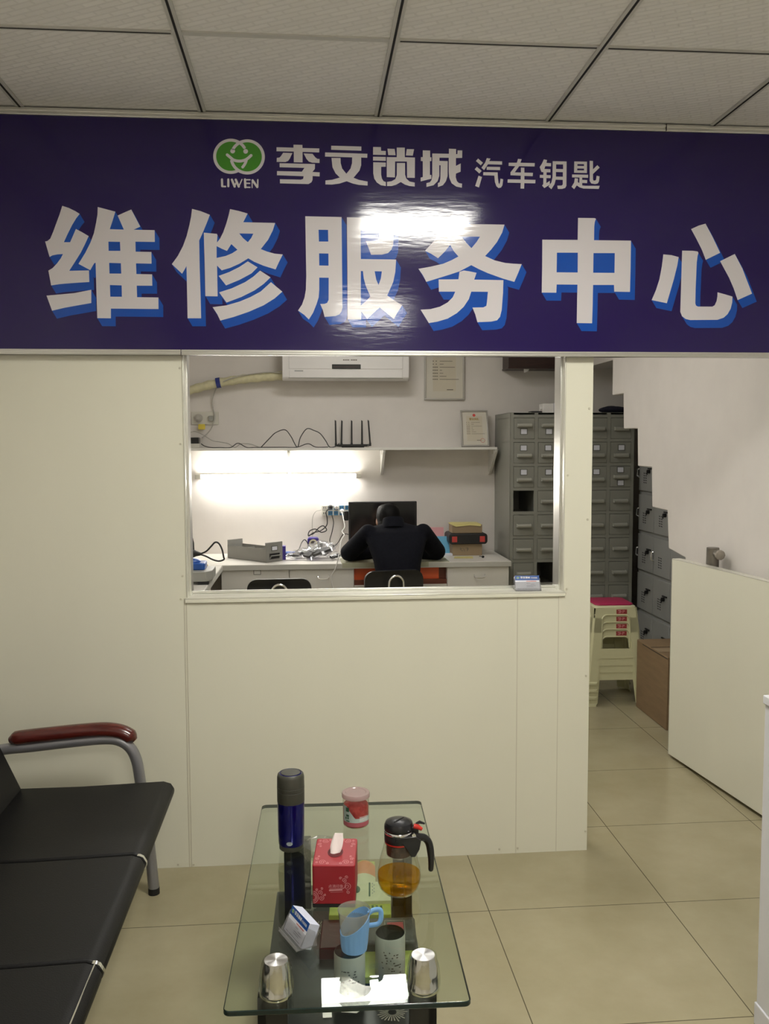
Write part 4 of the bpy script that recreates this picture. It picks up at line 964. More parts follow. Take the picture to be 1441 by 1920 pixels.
# pile of small clear bags of key parts
def rnd_bag(c, s, rz, tilt, lab):
    t = thing('plastic_bag', lab, 'plastic bag', c, rz, 'small clear bags of parts on the desk')
    t.rotation_euler = (tilt[0], tilt[1], rz)
    q = MB(); n = 9; top = []
    g = [[0] * n for _ in range(n)]
    for side in (1, -1):
        vs = []; fs = []
        for i in range(n):
            for j in range(n):
                u, v = i / (n - 1) * 2 - 1, j / (n - 1) * 2 - 1
                h = max(0, (1 - u * u) * (1 - v * v)) ** .5 * s * .18 + random.uniform(-1, 1) * s * .035 * (abs(u) < 1 and abs(v) < 1)
                vs.append((u * s * .62, v * s * .45, side * h + s * .2))
        for i in range(n - 1):
            for j in range(n - 1): fs.append((i * n + j, (i + 1) * n + j, (i + 1) * n + j + 1, i * n + j + 1))
        q.add(vs, fs)
    q.build('film', M['bag'], t, angle=25)
    q = MB(); q.rbox((-s * .46, -s * .22, s * .13), (s * .14, s * .20, s * .26), s * .1); q.rbox((-s * .1, -s * .30, s * .15), (s * .42, s * .06, s * .27), s * .08); q.build('key_shell', M['matt_black'], t, bevel=.003)
bags = [(548, 1050, .075, .3, (0, .10), 'clear bag of parts at the left end of the pile on the desk'), (566, 1046, .10, .5, (0, -.2), 'clear bag of parts second from the left in the pile on the desk'),
        (583, 1049, .10, .9, (.2, -.5), 'clear bag of dark parts leaning in the middle of the pile'), (592, 1041, .115, .4, (0, -.55), 'clear bag of parts lying highest, in front of the purple device'),
        (604, 1049, .11, .2, (.3, -.35), 'clear bag of dark parts at the front of the pile near the white cable'), (612, 1043, .10, 1.0, (.1, -.5), 'clear bag of parts at the back right of the pile'), (627, 1049, .065, .8, (.3, -.2), 'smallest clear bag of parts beside the white cable')]
for i, (px, py, s, rz, tl, lab) in enumerate(bags):
    p = atz(px, py + 1, ZD); lift = .004 + s * (.24 if abs(tl[1]) > .3 else .07)
    rnd_bag((p.x, min(p.y + .03, 6.2), ZD + lift * 1.2), s * 1.34, rz, tl, lab)

# purple square device with a round face, and its plug
p = at(587, 1024, 6.34)
t = thing('desk_speaker', 'small purple square device with a round cream ring behind the bags', 'speaker', (p.x, 6.36, ZD))
q = MB(t); q.rbox((p.x - .041, 6.33, ZD), (p.x + .041, 6.40, ZD + .125), .018, axis=1); q.build('body', M['purple'], t, bevel=.004)
q = MB(t); zc = ZD + .085; q.lathe([(.019, .0), (.019, .006), (.030, .006), (.030, 0)], (p.x, 6.331, zc), 24, axis=(0, -1, 0), cap0=False, cap1=False); q.build('ring', M['cream_ring'], t)
q = MB(t); q.lathe([(.018, 0), (.012, .004)], (p.x, 6.331, zc), 20, axis=(0, -1, 0)); q.build('cone', M['print_dark'], t)
cable('cable', [at(577, 1030, 6.34), at(577, 1020, 6.32), at(571, 1012, 6.31), at(565, 1018, 6.30), at(560, 1030, 6.24), at(554, 1034, 6.21)], .0035, M['cable_black'], 'short black cable from the purple device to a blue plug')
p = atz(546, 1040, ZD); q = MB((p.x, p.y, ZD)); q.rbox((p.x - .055, p.y - .02, ZD + .001), (p.x + .03, p.y + .02, ZD + .022), .012); q.rbox((p.x + .02, p.y - .012, ZD + .004), (p.x + .07, p.y + .012, ZD + .018), .008)
tag(q.build('plug', M['blue_plastic'], bevel=.004), 'blue plug lying on the desk behind the clear bags', 'plug')
p = at(530.5, 1030, 6.12); q = MB((p.x, 6.12, ZD)); q.rbox((p.x - .014, 6.09, ZD), (p.x + .018, 6.15, ZD + .095), .008); tag(q.build('bottle', M['purple'], bevel=.003), 'small purple container half hidden behind the steel drawer', 'container')

# soldering corner on the side desk
p = atz(370, 1097, ZD)
ss = thing('solder_station', 'low grey instrument box with dark feet on the side desk', 'instrument', (p.x, p.y, ZD))
q = MB(); q.hexa([(-.20, 0, .018), (.055, 0, .018), (.078, .05, .018), (-.20, .05, .018)], [(-.20, 0, .075), (.045, 0, .075), (.078, .05, .075), (-.20, .05, .075)]); q.box((-.20, .05, .018), (.078, .24, .075)); q.build('casing', M['tool_grey'], ss, bevel=.004)
for fx in (-.16, .03):
    for fy in (.03, .2):
        q = MB(); q.box((fx - .03, fy - .025, 0), (fx + .03, fy + .025, .019)); q.build('foot', M['rubber'], ss)
q = MB(); q.rbox((-.16, .06, .075), (.035, .20, .115), .02); q.ball((-.06, .13, .115), (.07, .055, .025), 16, 8); tag(q.build('blue_holder', M['blue_plastic'], None, bevel=.006), 'blue plastic holder sitting on the grey instrument box', 'holder').location = ss.location
q = MB(); q.rbox((-.06, -.02, 0), (.02, .03, .03), .006); ob = q.build('cleaning_sponge', M['gold'], None, bevel=.004); pp = atz(383, 1068, ZD); ob.location = (pp.x, pp.y, ZD); tag(ob, 'ochre sponge block on the side desk behind the instrument box', 'sponge')
Y0 = 5.75
t = thing('hot_air_tool', 'black hot-air tool held on a stand at the left edge of the hatch', 'tool', at(350, 1040, Y0))
q = MB(t)
A = lambda x, y: at(x, y, Y0)
q.tube([A(330, 1034), A(345, 1036), A(358, 1038), A(368, 1038), A(378, 1039)], .03, 10, rads=[.045, .042, .036, .018, .008]); q.build('handle', M['rubber'], t)
q = MB(t); q.tube(smooth_path([A(374, 1039), A(386, 1034), A(396, 1024), A(403, 1017), A(410, 1019), A(416, 1030), A(419, 1044), A(419.5, 1049), A(410, 1052), A(398, 1049), A(386, 1043), A(374, 1039)], 6), .0055, 8); q.build('hose', M['rubber'], t)
q = MB(t); sb = A(352, 1062); sb.z = ZD + .001; q.tube([sb, A(353, 1052), A(355, 1042)], .008, 8); q.cyl(sb, sb + Vector((0, 0, .012)), .04, n=16); q.build('stand', M['tool_grey'], t)
q = MB(A(358, 1020)); q.tube([A(359, 992), A(359.5, 1008), A(361, 1018), A(361, 1030)], .008, 8, rads=[.006, .006, .009, .011]); q.cyl(A(361, 1030), A(361, 1032), .011, n=8)
tag(q.build('iron_rod', M['rubber']), 'thin black rod standing upright above the hot-air tool', 'tool')

# right side of the desk
p0, p1 = atz(848, 1042, ZD), atz(903, 1041, ZD)
t = thing('cardboard_box', 'tan cardboard box with handwriting at the bottom of the stack on the desk', 'box', ((p0.x + p1.x) / 2, p0.y, ZD))
bw = (p1.x - p0.x) / 2; h1 = .082
q = MB(); q.box((-bw, 0, 0), (bw, .17, h1)); q.build('carton', M['card_tan'], t, bevel=.002)
q = MB(); fl = lambda x, z: Vector((x, -.0006, z))
for pts in ([(-.05, .058), (-.045, .036), (-.03, .034)], [(-.055, .045), (-.035, .05)], [(-.028, .052), (-.018, .030)], [(-.012, .054), (.008, .050), (-.002, .030)], [(.002, .058), (.000, .034)]): q.stroke(pts, .003, fl)
q.build('handwriting', M['print_dark'], t, smooth=False)
yk = p0.y
t = thing('tool_case', 'black zip case with two red squares stacked between the boxes', 'case', ((p0.x + p1.x) / 2 + .004, yk - .02, ZD + h1))
cw2 = (at(913, 1008, yk).x - at(841, 1008, yk).x) / 2; h2 = .076
q = MB(); q.rbox((-cw2, 0, 0), (cw2, .22, h2), .022, axis=1); q.build('case', M['case_black'], t, bevel=.008)
for s in (-1, 1):
    q = MB(); q.box((s * cw2 * .72 - .018, -.003, .016), (s * cw2 * .72 + .018, .002, .056)); q.build('red_square', M['seal_red'], t, smooth=False)
t = thing('cardboard_box', 'small brown cardboard box on top of the black case', 'box', ((p0.x + p1.x) / 2 - .002, yk + .01, ZD + h1 + h2))
q = MB(); q.box((-bw * .98, 0, 0), (bw * 1.04, .16, .060)); q.build('carton', M['card_tan'], t, bevel=.002); h3 = .060
q = MB(); q.box((-.112, -.002, 0), (.100, .15, .004)); q.box((-.100, .002, .004), (.085, .14, .008)); q.add([(-.112, -.002, 0), (.1, -.002, 0), (.095, -.006, -.012), (.02, -.004, -.004), (-.08, -.006, -.014)], [(0, 1, 2, 3, 4)])
ob = q.build('paper_stack', M['paper_yellow'], None, smooth=False); ob.location = ((p0.x + p1.x) / 2, yk + .01, ZD + h1 + h2 + h3); tag(ob, 'pale yellow papers on top of the stacked boxes', 'papers')
def folder(px0, px1, pyt, Y, m, lab, lean=.05):
    a, b = at(px0, pyt, Y), at(px1, pyt, Y)
    t = thing('document_folder', lab, 'folder', ((a.x + b.x) / 2, Y, ZD)); w = (b.x - a.x) / 2; h = a.z - ZD
    q = MB(); q.hexa([(-w, -.012, 0), (w, -.012, 0), (w, .004, 0), (-w, .004, 0)], [(-w, lean - .004, h), (w, lean - .004, h), (w, lean + .004, h), (-w, lean + .004, h)]); q.build('cover', m, t, bevel=.001)
folder(800, 833, 990, 6.36, M['folder_pink'], 'pink folder standing behind the blue folder at the wall')
folder(812, 843, 1007, 6.24, M['folder_blue'], 'blue folder standing left of the stacked boxes')
p = atz(868, 1046, ZD); q = MB((p.x, p.y, ZD)); q.add([(p.x - .07, p.y - .03, ZD + .001), (p.x + .06, p.y - .05, ZD + .001), (p.x + .075, p.y + .05, ZD + .002), (p.x - .05, p.y + .06, ZD + .002), (p.x - .07, p.y - .03, ZD + .003), (p.x + .06, p.y - .05, ZD + .003), (p.x + .075, p.y + .05, ZD + .004), (p.x - .05, p.y + .06, ZD + .004)], [(3, 2, 1, 0), (4, 5, 6, 7), (0, 1, 5, 4), (1, 2, 6, 5), (2, 3, 7, 6), (3, 0, 4, 7)])
tag(q.build('note_paper', M['paper_yellow'], smooth=False), 'sheet of pale yellow note paper lying before the stacked boxes', 'paper')
p = atz(846, 1041, ZD); q = MB((p.x, p.y, ZD)); q.rbox((p.x - .05, p.y - .03, ZD), (p.x + .045, p.y + .03, ZD + .014), .008); tag(q.build('card_case', M['card_white'], bevel=.002), 'small white case lying beside the blue folder', 'case')
p = atz(905, 1046, ZD); q = MB((p.x, p.y, ZD)); q.ball((p.x, p.y, ZD + .008), (.010, .009, .008), 10, 6); q.tube([(p.x, p.y, ZD + .008), (p.x - .01, p.y + .03, ZD + .008), (p.x - .015, p.y + .05, ZD + .006)], .003, 6); tag(q.build('small_key', M['matt_black']), 'tiny dark key part lying at the right end of the desk', 'key part')
a, b = atz(640, 1057, ZD), atz(838, 1050, ZD)
q = MB((a.x, a.y, ZD)); q.box((a.x, yf + .002, ZD), (b.x, yf + .26, ZD + .003)); q.box((a.x + .005, yf - .003, ZD - .030), (b.x - .14, yf - .0025, ZD + .003)); tag(q.build('desk_mat', M['mat_green'], smooth=False), 'pale green desk mat under the person\'s arms', 'mat')

# ------------------------------------------------------------------ chairs
def chair(x, y, rz, label):
    t = thing('work_chair', label, 'chair', (x, y, 0), rz, 'black work chairs with chrome loops')
    q = MB(); R = []
    n = 13; hw = .185
    out = []
    for (cx, cz, a0) in ((hw - .06, .705, 0), (-(hw - .06), .705, 90), (-(hw - .04), .52, 180), (hw - .04, .52, 270)):
        rr = .06 if cz > .6 else .04
        for i in range(7): out.append((cx + rr * cos(radians(a0 + 15 * i)), cz + rr * sin(radians(a0 + 15 * i))))
    bend = lambda X: -.055 + .9 * X * X
    q.prism(out, lambda a, b: (a, bend(a) - .19 - .02, b), lambda a, b: (a, bend(a) - .19 + .012, b)); q.build('backrest', M['black_plastic'], t, bevel=.006)
    q = MB(); q.rbox((-.20, -.19, .43), (.20, .20, .475), .07); q.build('seat', M['black_leather'], t, bevel=.012, seg=3)
    q = MB(); q.tube(smooth_path([(-.042, -.19, .40), (-.045, -.262, .44), (-.046, -.282, .56), (-.046, -.282, .68), (-.038, -.282, .715), (-.015, -.282, .735), (.015, -.282, .735), (.038, -.282, .715), (.046, -.282, .68), (.046, -.282, .56), (.045, -.262, .44), (.042, -.19, .40)], 5), .0075, 10)
    q.tube([(-.042, -.19, .41), (-.042, .1, .42)], .0075, 10); q.tube([(.042, -.19, .41), (.042, .1, .42)], .0075, 10); q.build('back_loop', M['chrome'], t)
    q = MB(); q.cyl((0, 0, .10), (0, 0, .43), .025, n=14); q.lathe([(.04, 0), (.04, .06), (.03, .08)], (0, 0, .06), 16); q.build('column', M['matt_black'], t)
    for k in range(5):
        a = radians(90 + 72 * k); e = Vector((.25 * cos(a), .25 * sin(a), .06))
        q = MB(); q.tube([(0, 0, .095), e * .5 + Vector((0, 0, .05)), e], .016, 8, rads=[.02, .016, .012]); lg = q.build('leg', M['matt_black'], t)
        q = MB(); q.cyl(e + Vector((-.012 * sin(a), .012 * cos(a), -.033)), e - Vector((-.012 * sin(a), .012 * cos(a), .033)), .027, n=14); q.build('caster', M['rubber'], lg)
    return t
c = at(521, 1090, 5.15); chair(c.x, 5.15 + .21, radians(2), 'empty black chair with a chrome loop behind its back, before the drawers')
c = at(738, 1088, 5.42); chair(c.x - .035, 5.42 + .21, radians(9), 'black chair with a chrome loop under the seated person')

# ------------------------------------------------------------------ the person, bent over the desk, seen from behind
PX = at(742, 1010, 5.75).x
per = thing('person', 'person in a dark jacket bent over the desk, seen from behind', 'person', (PX, 5.62, 0))
def ell(q, c0, r0, n=20):
    return [Vector((c0[0] + r0[0] * cos(2 * pi * i / n), c0[1] + r0[1] * sin(2 * pi * i / n), c0[2] + (r0[2] * sin(2 * pi * i / n) if len(r0) > 2 else 0))) for i in range(n)]
def limb(q, pts, rads, n=14):
    P = [Vector(p) for p in pts]
    q.tube(P, .05, n, rads=rads)
    for p, r in zip(P, rads): q.ball(p, r, n, 8)
# body (continuous: head, neck, trunk, arms, hands, legs)
hd = at(728, 973, 6.02) - per.location
b = MB()
b.ball(hd + Vector((0, .01, .005)), (.074, .092, .088), 20, 14)
b.ball(hd + Vector((0, .05, -.055)), (.052, .05, .055), 16, 10)          # jaw
b.ball(hd + Vector((0, .098, -.035)), (.012, .016, .02), 10, 8)           # nose
b.ball(hd + Vector((0, .088, -.072)), (.024, .010, .008), 10, 6)          # mouth
for s in (-1, 1):
    b.ball(hd + Vector((s * .077, .01, -.02)), (.009, .018, .030), 10, 8)  # ears
    b.ball(hd + Vector((s * .03, .082, -.005)), (.013, .010, .009), 10, 6)  # eyes
nb = Vector((.0, .20, 1.0))
limb(b, [hd + Vector((.004, -.01, -.05)), nb], [.052, .056])
b.rings([ell(b, (0, -.02, .50), (.16, .12)), ell(b, (0, .03, .68), (.135, .10)), ell(b, (0, .10, .85), (.15, .105)), ell(b, (0, .165, .96), (.14, .08)), ell(b, (0, .20, 1.01), (.06, .05))])
for s in (-1, 1):
    sh = Vector((s * .15, .18, .945)); el = Vector((s * .285, .36, .815)); wr = Vector((s * .10, .50, .785))
    limb(b, [sh, el], [.05, .042]); limb(b, [el, wr], [.040, .028])
    pm_ = wr + Vector((-s * .045, .05, .0)); b.ball(pm_, (.042, .045, .016), 14, 8)
    for k, (fx, ln) in enumerate(((-.028, .062), (-.010, .072), (.009, .068), (.027, .052))):
        r0 = pm_ + Vector((fx, .03, .002)); limb(b, [r0, r0 + Vector((-s * .006, ln * .55, .008)), r0 + Vector((-s * .010, ln, -.004))], [.0095, .0085, .007], 8)
    r0 = pm_ + Vector((-s * .036, -.01, .0)); limb(b, [r0, r0 + Vector((-s * .022, .022, .004)), r0 + Vector((-s * .028, .05, .0))], [.011, .0095, .008], 8)
    hp_ = Vector((s * .085, .02, .50)); kn = Vector((s * .11, .42, .50)); an = Vector((s * .11, .38, .09))
    limb(b, [hp_, kn], [.085, .06]); limb(b, [kn, an], [.055, .04])
    limb(b, [an + Vector((0, -.02, -.03)), an + Vector((0, .14, -.055))], [.038, .03])
organic('body', b, M['skin'], per, .0075, 4)
# jacket
j = MB()
def sec(y, z, hw, hd_, sq=1.0): return [Vector((hw * (abs(cos(a)) ** .8) * (1 if cos(a) >= 0 else -1), y + hd_ * sin(a), z + .25 * hd_ * sin(a))) for a in [2 * pi * i / 24 for i in range(24)]]
j.rings([sec(-.06, .44, .215, .165), sec(-.05, .54, .182, .152), sec(-.02, .62, .150, .138), sec(.005, .70, .142, .132), sec(.04, .78, .152, .130), sec(.08, .86, .178, .128), sec(.12, .93, .202, .112), sec(.148, .988, .196, .078), sec(.175, 1.003, .115, .062), sec(.185, 1.018, .062, .05)])
for s in (-1, 1):
    sh = Vector((s * .180, .145, .962)); mid = Vector((s * .235, .23, .885)); el = Vector((s * .298, .33, .812)); wr = Vector((s * .12, .475, .792))
    limb(j, [sh, mid, el], [.058, .063, .060]); limb(j, [el, (el + wr) / 2, wr], [.060, .052, .042])
jk = organic('jacket', j, M['jacket'], per, .010, 5)
q = MB(); R = []
for k, (z, rx, ry, yy) in enumerate(((.985, .080, .064, .174), (1.014, .073, .060, .184), (1.040, .069, .059, .195), (1.049, .065, .056, .200), (1.045, .059, .051, .201), (1.015, .055, .049, .198))):
    R.append([Vector((-.012 + rx * cos(2 * pi * i / 28), yy + ry * sin(2 * pi * i / 28), z - .35 * ry * sin(2 * pi * i / 28))) for i in range(28)])
q.rings(R, False, False); q.build('collar', M['jacket'], jk)
for s in (-1, 1):
    q = MB(); q.cyl((s * .115, .470, .792), (s * .085, .492, .790), .041, .040, 16); q.build('cuff', M['jacket'], jk, bevel=.004)
# hair
h = MB()
h.ball(hd + Vector((0, -.012, .020)), (.085, .092, .088), 20, 14); h.ball(hd + Vector((0, -.035, -.03)), (.078, .066, .062), 18, 12); h.ball(hd + Vector((.03, .0, .045)), (.05, .07, .05), 16, 10); h.ball(hd + Vector((-.03, .0, .05)), (.05, .07, .05), 16, 10)
organic('hair', h, M['hair'], per, .007, 3)
tq = MB()
for s in (-1, 1):
    limb(tq, [(s * .085, .0, .50), (s * .11, .40, .505)], [.105, .078]); limb(tq, [(s * .11, .40, .505), (s * .11, .375, .12)], [.076, .058])
tq.ball((0, -.02, .50), (.18, .14, .10), 20, 10)
organic('trousers', tq, M['trousers'], per, .012, 4)
for s in (-1, 1):
    q = MB(); q.rings([ell(q, (s * .11, .36, .005), (.045, .06)), ell(q, (s * .11, .40, .004), (.048, .14)), ell(q, (s * .11, .40, .03), (.048, .14)), ell(q, (s * .11, .37, .08), (.045, .08)), ell(q, (s * .11, .36, .10), (.042, .055))]); q.build('shoe', M['matt_black'], per)

# ------------------------------------------------------------------ doorway: door leaf, stools, carton, pipe
f0 = Vector((1.738, 4.135, 0)); n0 = Vector((1.832, 3.345, 0)); dv = (f0 - n0); dl = dv.length; rz = math.atan2(dv.y, dv.x)
zt = at(1253, 1048, 4.135).z
t = thing('half_door', 'half-height cream door leaf standing open into the workroom', 'door', (n0.x, n0.y, 0), rz)
q = MB(); q.box((0, -.042, .018), (dl, 0, zt)); q.build('leaf', M['panel'], t, bevel=.002)
q = MB(); q.box((dl - .0005, -.043, .018), (dl + .0015, .001, zt)); q.box((0, -.043, zt - .0005), (dl + .0015, .001, zt + .0015)); q.build('edge_strip', M['alu_paint'], t, smooth=False)
for z in (.2, .8):
    q = MB(); q.cyl((-.006, -.02, z), (-.006, -.02, z + .08), .007, n=10); q.build('hinge', M['alu'], t)

def stool(z, label, pad=False):
    t = thing('plastic_stool', label, 'stool', (1.788, 5.175, z), radians(-1.5), 'stack of cream plastic stools')
    b0, t0, H = .176, .127, .455
    wz = lambda zz: b0 + (t0 - b0) * zz / H
    def rr(w, z_): return [Vector(p + (z_,)) for p in [(w - .022, w), (-w + .022, w), (-w, w - .022), (-w, -w + .022), (-w + .022, -w), (w - .022, -w), (w, -w + .022), (w, w - .022)]]
    for sx in (-1, 1):
        for sy in (-1, 1):
            L = MB(); ring = []
            for zz, o in ((0, .010), (.010, .010), (.016, .0), (.20, 0), (.385, 0)):
                w = wz(zz) + o; lw = .060
                ring.append([Vector((sx * w, sy * (w - lw), zz)), Vector((sx * w, sy * (w - .012), zz)), Vector((sx * (w - .012), sy * w, zz)), Vector((sx * (w - lw), sy * w, zz)), Vector((sx * (w - lw), sy * (w - .005), zz)), Vector((sx * (w - .014), sy * (w - .005), zz)), Vector((sx * (w - .005), sy * (w - .014), zz)), Vector((sx * (w - .005), sy * (w - lw), zz))])
            L.rings(ring); L.build('leg', M['stool_cream'], t, smooth=False)
    top = MB(); top.rings([rr(wz(.445), .440), rr(wz(.447), .447), rr(t0 - .010, H), rr(t0 - .03, H)], cap0=False); seat = top.build('seat', M['stool_cream'], t, bevel=.003)
    for k in range(4):
        A_ = Matrix.Rotation(k * pi / 2, 4, 'Z')
        def side(poly, nm, out=.0):
            q = MB(); q.xf = A_
            q.prism(poly, lambda a, b: (a, -(wz(b) + out), b), lambda a, b: (a, -(wz(b) + out) + .004, b)); return q.build(nm, M['stool_cream'], t, smooth=False)
        wi = .072; we = lambda zz: wz(zz) - .010
        arch = [(wi + .012, .30), (wi + .010, .375)] + [(wi + .010 - .03 + .03 * cos(radians(x)), .373 + .03 * sin(radians(x))) for x in range(0, 91, 15)]
        left = [(-x, y_) for x, y_ in reversed(arch)]
        side([(-we(.30), .30), (-we(.443), .443), (we(.443), .443), (we(.30), .30)] + arch + left, 'skirt')
        q = MB(); q.xf = A_; q.tube([Vector((x_, -(wz(y_) + .001), y_)) for x_, y_ in arch + left], .0048, 8); q.build('arch_rim', M['stool_cream'], t)
        side([(-we(.155), .150), (-we(.21), .206), (we(.21), .206), (we(.155), .150)], 'stretcher', -.001)
    q = MB(); q.box((.004, -wz(.42) - .0030, .408), (.066, -wz(.42) + .001, .434)); st_ = q.build('sticker', M['sticker_red'], t, smooth=False)
    q = MB(); fs_ = lambda a, b: Vector((a, -wz(.42) - .0034, b))
    for (a0, a1, b0_, b1_) in ((.012, .030, .426, .430), (.018, .034, .419, .423), (.014, .028, .413, .416), (.040, .044, .414, .430), (.046, .052, .422, .429)): q.flat([[(a0, b0_), (a1, b0_), (a1, b1_), (a0, b1_)]], fs_)
    q.build('sticker_print', M['tissue_swirl'], st_, smooth=False)
    if pad:
        P_ = MB(); P_.rings([rr(t0 - .012, H), rr(t0 - .012, H + .007), rr(t0 - .020, H + .011)]); P_.build('seat_pad', M['stool_pink'], t, bevel=.002)
    return t
dz = .043
stool(0, 'cream plastic stool at the bottom of the stack beside the brown carton')
stool(dz, 'cream plastic stool second from the bottom of the stack')
stool(2 * dz, 'cream plastic stool second from the top of the stack')
stool(3 * dz, 'topmost cream plastic stool of the stack, with a magenta seat pad', True)

zbx = at(1186, 1197, 5.0).z
t = thing('brown_carton', 'brown cardboard carton on the floor between the stools and the half door', 'carton', (1.89, 4.53, 0))
q = MB(); q.box((0, 0, .001), (.38, .447, zbx)); q.build('carton', M['card_brown'], t, bevel=.004)
q = MB(); q.box((.0, .232, zbx), (.38, .238, zbx + .0012)); q.box((-.0006, .0, zbx - .012), (.0, .36, zbx - .008)); q.build('flap_gap', M['slot'], t, smooth=False)
q = MB(); q.add([(-.001, .12, zbx + .0015), (-.001, .20, zbx + .0015), (.38, .20, zbx + .0015), (.38, .12, zbx + .0015)], [(0, 1, 2, 3)]); q.build('tape', M['card_tan'], t, smooth=False)

e0 = atx(1333, 1032, 1.83); Yp = e0.y
t = thing('pipe_elbow', 'short dull metal pipe with an elbow going into the stair wall above the half door', 'pipe', (1.83, Yp, e0.z))
rr_ = .028
q = MB(t); q.cyl((1.842, Yp + .01, .62), (1.842, Yp + .01, e0.z + .012), rr_, n=20); q.tube(smooth_path([(1.848, Yp + .01, e0.z - .012), (1.850, Yp - .02, e0.z - .014), (1.851, Yp - .040, e0.z - .016)], 4), .021, 14); q.build('pipe', M['pipe'], t, bevel=.002)
q = MB(t); q.lathe([(.021, 0), (.024, .004), (.022, .014), (.013, .018)], (1.851, Yp - .036, e0.z - .016), 9, axis=(0, -1, -.1)); q.build('broken_end', M['plaster_raw'], t)
q = MB(t); q.box((1.845, Yp + .015, .75), (XS + .002, Yp + .045, .78)); q.build('wall_clip', M['pipe'], t, bevel=.002)

# ------------------------------------------------------------------ waiting bench
SEATS = [(2.913, 2.390), (2.380, 1.885), (1.878, 1.375)]
bn = thing('waiting_bench', 'black padded three-seat waiting bench with silver frame and red wooden armrest', 'bench', (-.75, 2.15, 0))
XFR = -.452
prof = [(XFR - .035, .432), (XFR - .012, .424), (XFR, .405), (XFR - .004, .385), (XFR - .03, .372), (XFR - .42, .366), (-.985, .372), (-.990, .405), (-.965, .424), (XFR - .30, .424)]
pb = at(52, 1483, 2.913); pt_ = at(0, 1385, 2.913)
lean = (pb.x - pt_.x) / (pt_.z - pb.z)
zt_ = .90
for i, (y1, y0) in enumerate(SEATS):
    q = MB(bn); q.prism(prof, lambda a, b: (a, y1, b), lambda a, b: (a, y0, b)); s = q.build('seat', M['black_leather'], bn, bevel=.010, seg=3)
    xb0, xt0 = pb.x, pb.x - lean * (zt_ - pb.z)
    q = MB(bn); z0 = pb.z - .02
    q.hexa([(xb0 - .055, y0, z0), (xb0, y0, z0 - .01), (xb0, y1, z0 - .01), (xb0 - .055, y1, z0)], [(xt0 - .045, y0, zt_), (xt0, y0, zt_), (xt0, y1, zt_), (xt0 - .045, y1, zt_)])
    q.build('backrest', M['black_leather'], bn, bevel=.012, seg=3)
    if i < 2:
        q = MB(bn); yy = (y0 + SEATS[i + 1][0]) / 2
        R = [[Vector((X + dx, yy + dy, Z)) for dx, dy in ((-.004, -.006), (.002, -.006), (.002, .006), (-.004, .006))] for X, Z in ((XFR - .018, .4285), (XFR - .008, .4235), (XFR + .001, .408), (XFR + .0005, .398))]
        q.rings(R); q.build('trim_clip', M['chrome'], bn)
q = MB(bn); q.tube([(XFR - .016, 1.876, .4272), (XFR - .016, 1.40, .4272)], .0016, 6); q.build('edge_bead', M['chrome'], bn)
q = MB(bn); q.box((-.83, 1.30, .315), (-.77, 3.02, .366)); q.box((-.60, 1.30, .335), (-.57, 3.02, .366)); q.build('beam', M['grey_tube'], bn, bevel=.004)
def arm(YA, nm):
    pts = [at(x, y, 3.02) for x, y in ((-30, 1412), (10, 1403), (60, 1398), (120, 1391), (190, 1384), (222, 1386), (244, 1399), (257, 1424), (264, 1463), (275, 1530), (283, 1600))]
    pts = [Vector((p.x, YA, p.z)) for p in pts]
    e = at(289, 1648, 3.02); pts.append(Vector((e.x, YA, .014)))
    q = MB(bn); q.tube(smooth_path(pts, 4), .0185, 14); lg = q.build('armrest_frame', M['grey_tube'], bn)
    q = MB(bn); q.cyl((e.x, YA, 0), (e.x, YA, .022), .0195, n=14); q.build('foot', M['rubber'], lg)
    bp = [Vector((pts[0].x, YA, pts[0].z)), Vector((-1.13, YA, .62)), Vector((-1.16, YA, .40)), Vector((-1.08, YA, .16)), Vector((-1.12, YA, .014))]
    q = MB(bn); q.tube(smooth_path(bp, 4), .0185, 14); q.build('rear_leg', M['grey_tube'], bn)
    pp = [at(x, y, 3.02) for x, y in ((20, 1386), (40, 1381), (100, 1374), (160, 1368), (200, 1366), (228, 1370), (246, 1379), (254, 1386))]
    pp = [Vector((p.x, YA, p.z)) for p in pp]
    q = MB(bn); q.tube(smooth_path(pp, 4), .03, 16, rads=[.012 + .016 * min(1, i / 3, (28 - i) / 4) for i in range(29)], flat=.86); q.build('armrest_pad', M['red_wood'], bn)
arm(3.01, 'far'); arm(1.30, 'near')

# ------------------------------------------------------------------ glass coffee table
ZT = .45
tb = thing('coffee_table', 'glass-topped coffee table with black legs and a black flowered lower shelf', 'table', (.0765, 2.142, 0), radians(-1.4))
q = MB(); hw, hl, th = .241, .494, .012
q.rbox((-hw, -hl, ZT - th), (hw, hl, ZT), .014)
nside = len(q.f) - 2
q.mi = [0, 0] + [1] * nside
q.build('glass_top', [M['glass_top'], M['glass_edge']], tb, bevel=.0025, seg=3)
TBI = (Matrix.Translation(tb.location) @ Matrix.Rotation(radians(-1.4), 4, 'Z')).inverted()
def tl(p): return TBI @ Vector(p)
ZSH = .23
for (x0, x1, y0, y1) in ((-.180, -.120, -.43, -.41), (.125, .180, -.43, -.41), (-.162, -.090, .285, .305), (.140, .190, .285, .305)):
    q = MB(); q.box((x0, y0, 0), (x1, y1, ZT - th - .004)); q.box((x0 if x0 < 0 else x1 - .018, y0, 0), (x0 + .018 if x0 < 0 else x1, y1 + (.05 if y0 < 0 else -.07), ZT - th - .004))
    lg = q.build('leg', M['board_black'], tb, bevel=.0015)
    q = MB(); q.lathe([(.018, 0), (.018, .004)], ((x0 + x1) / 2, (y0 + y1) / 2, ZT - th - .004), 20); q.build('glass_pad', M['chrome'], lg)
q = MB(); q.box((-.192, -.44, ZSH - .016), (.192, .39, ZSH)); sh = q.build('lower_shelf', M['board_black'], tb, bevel=.0015)
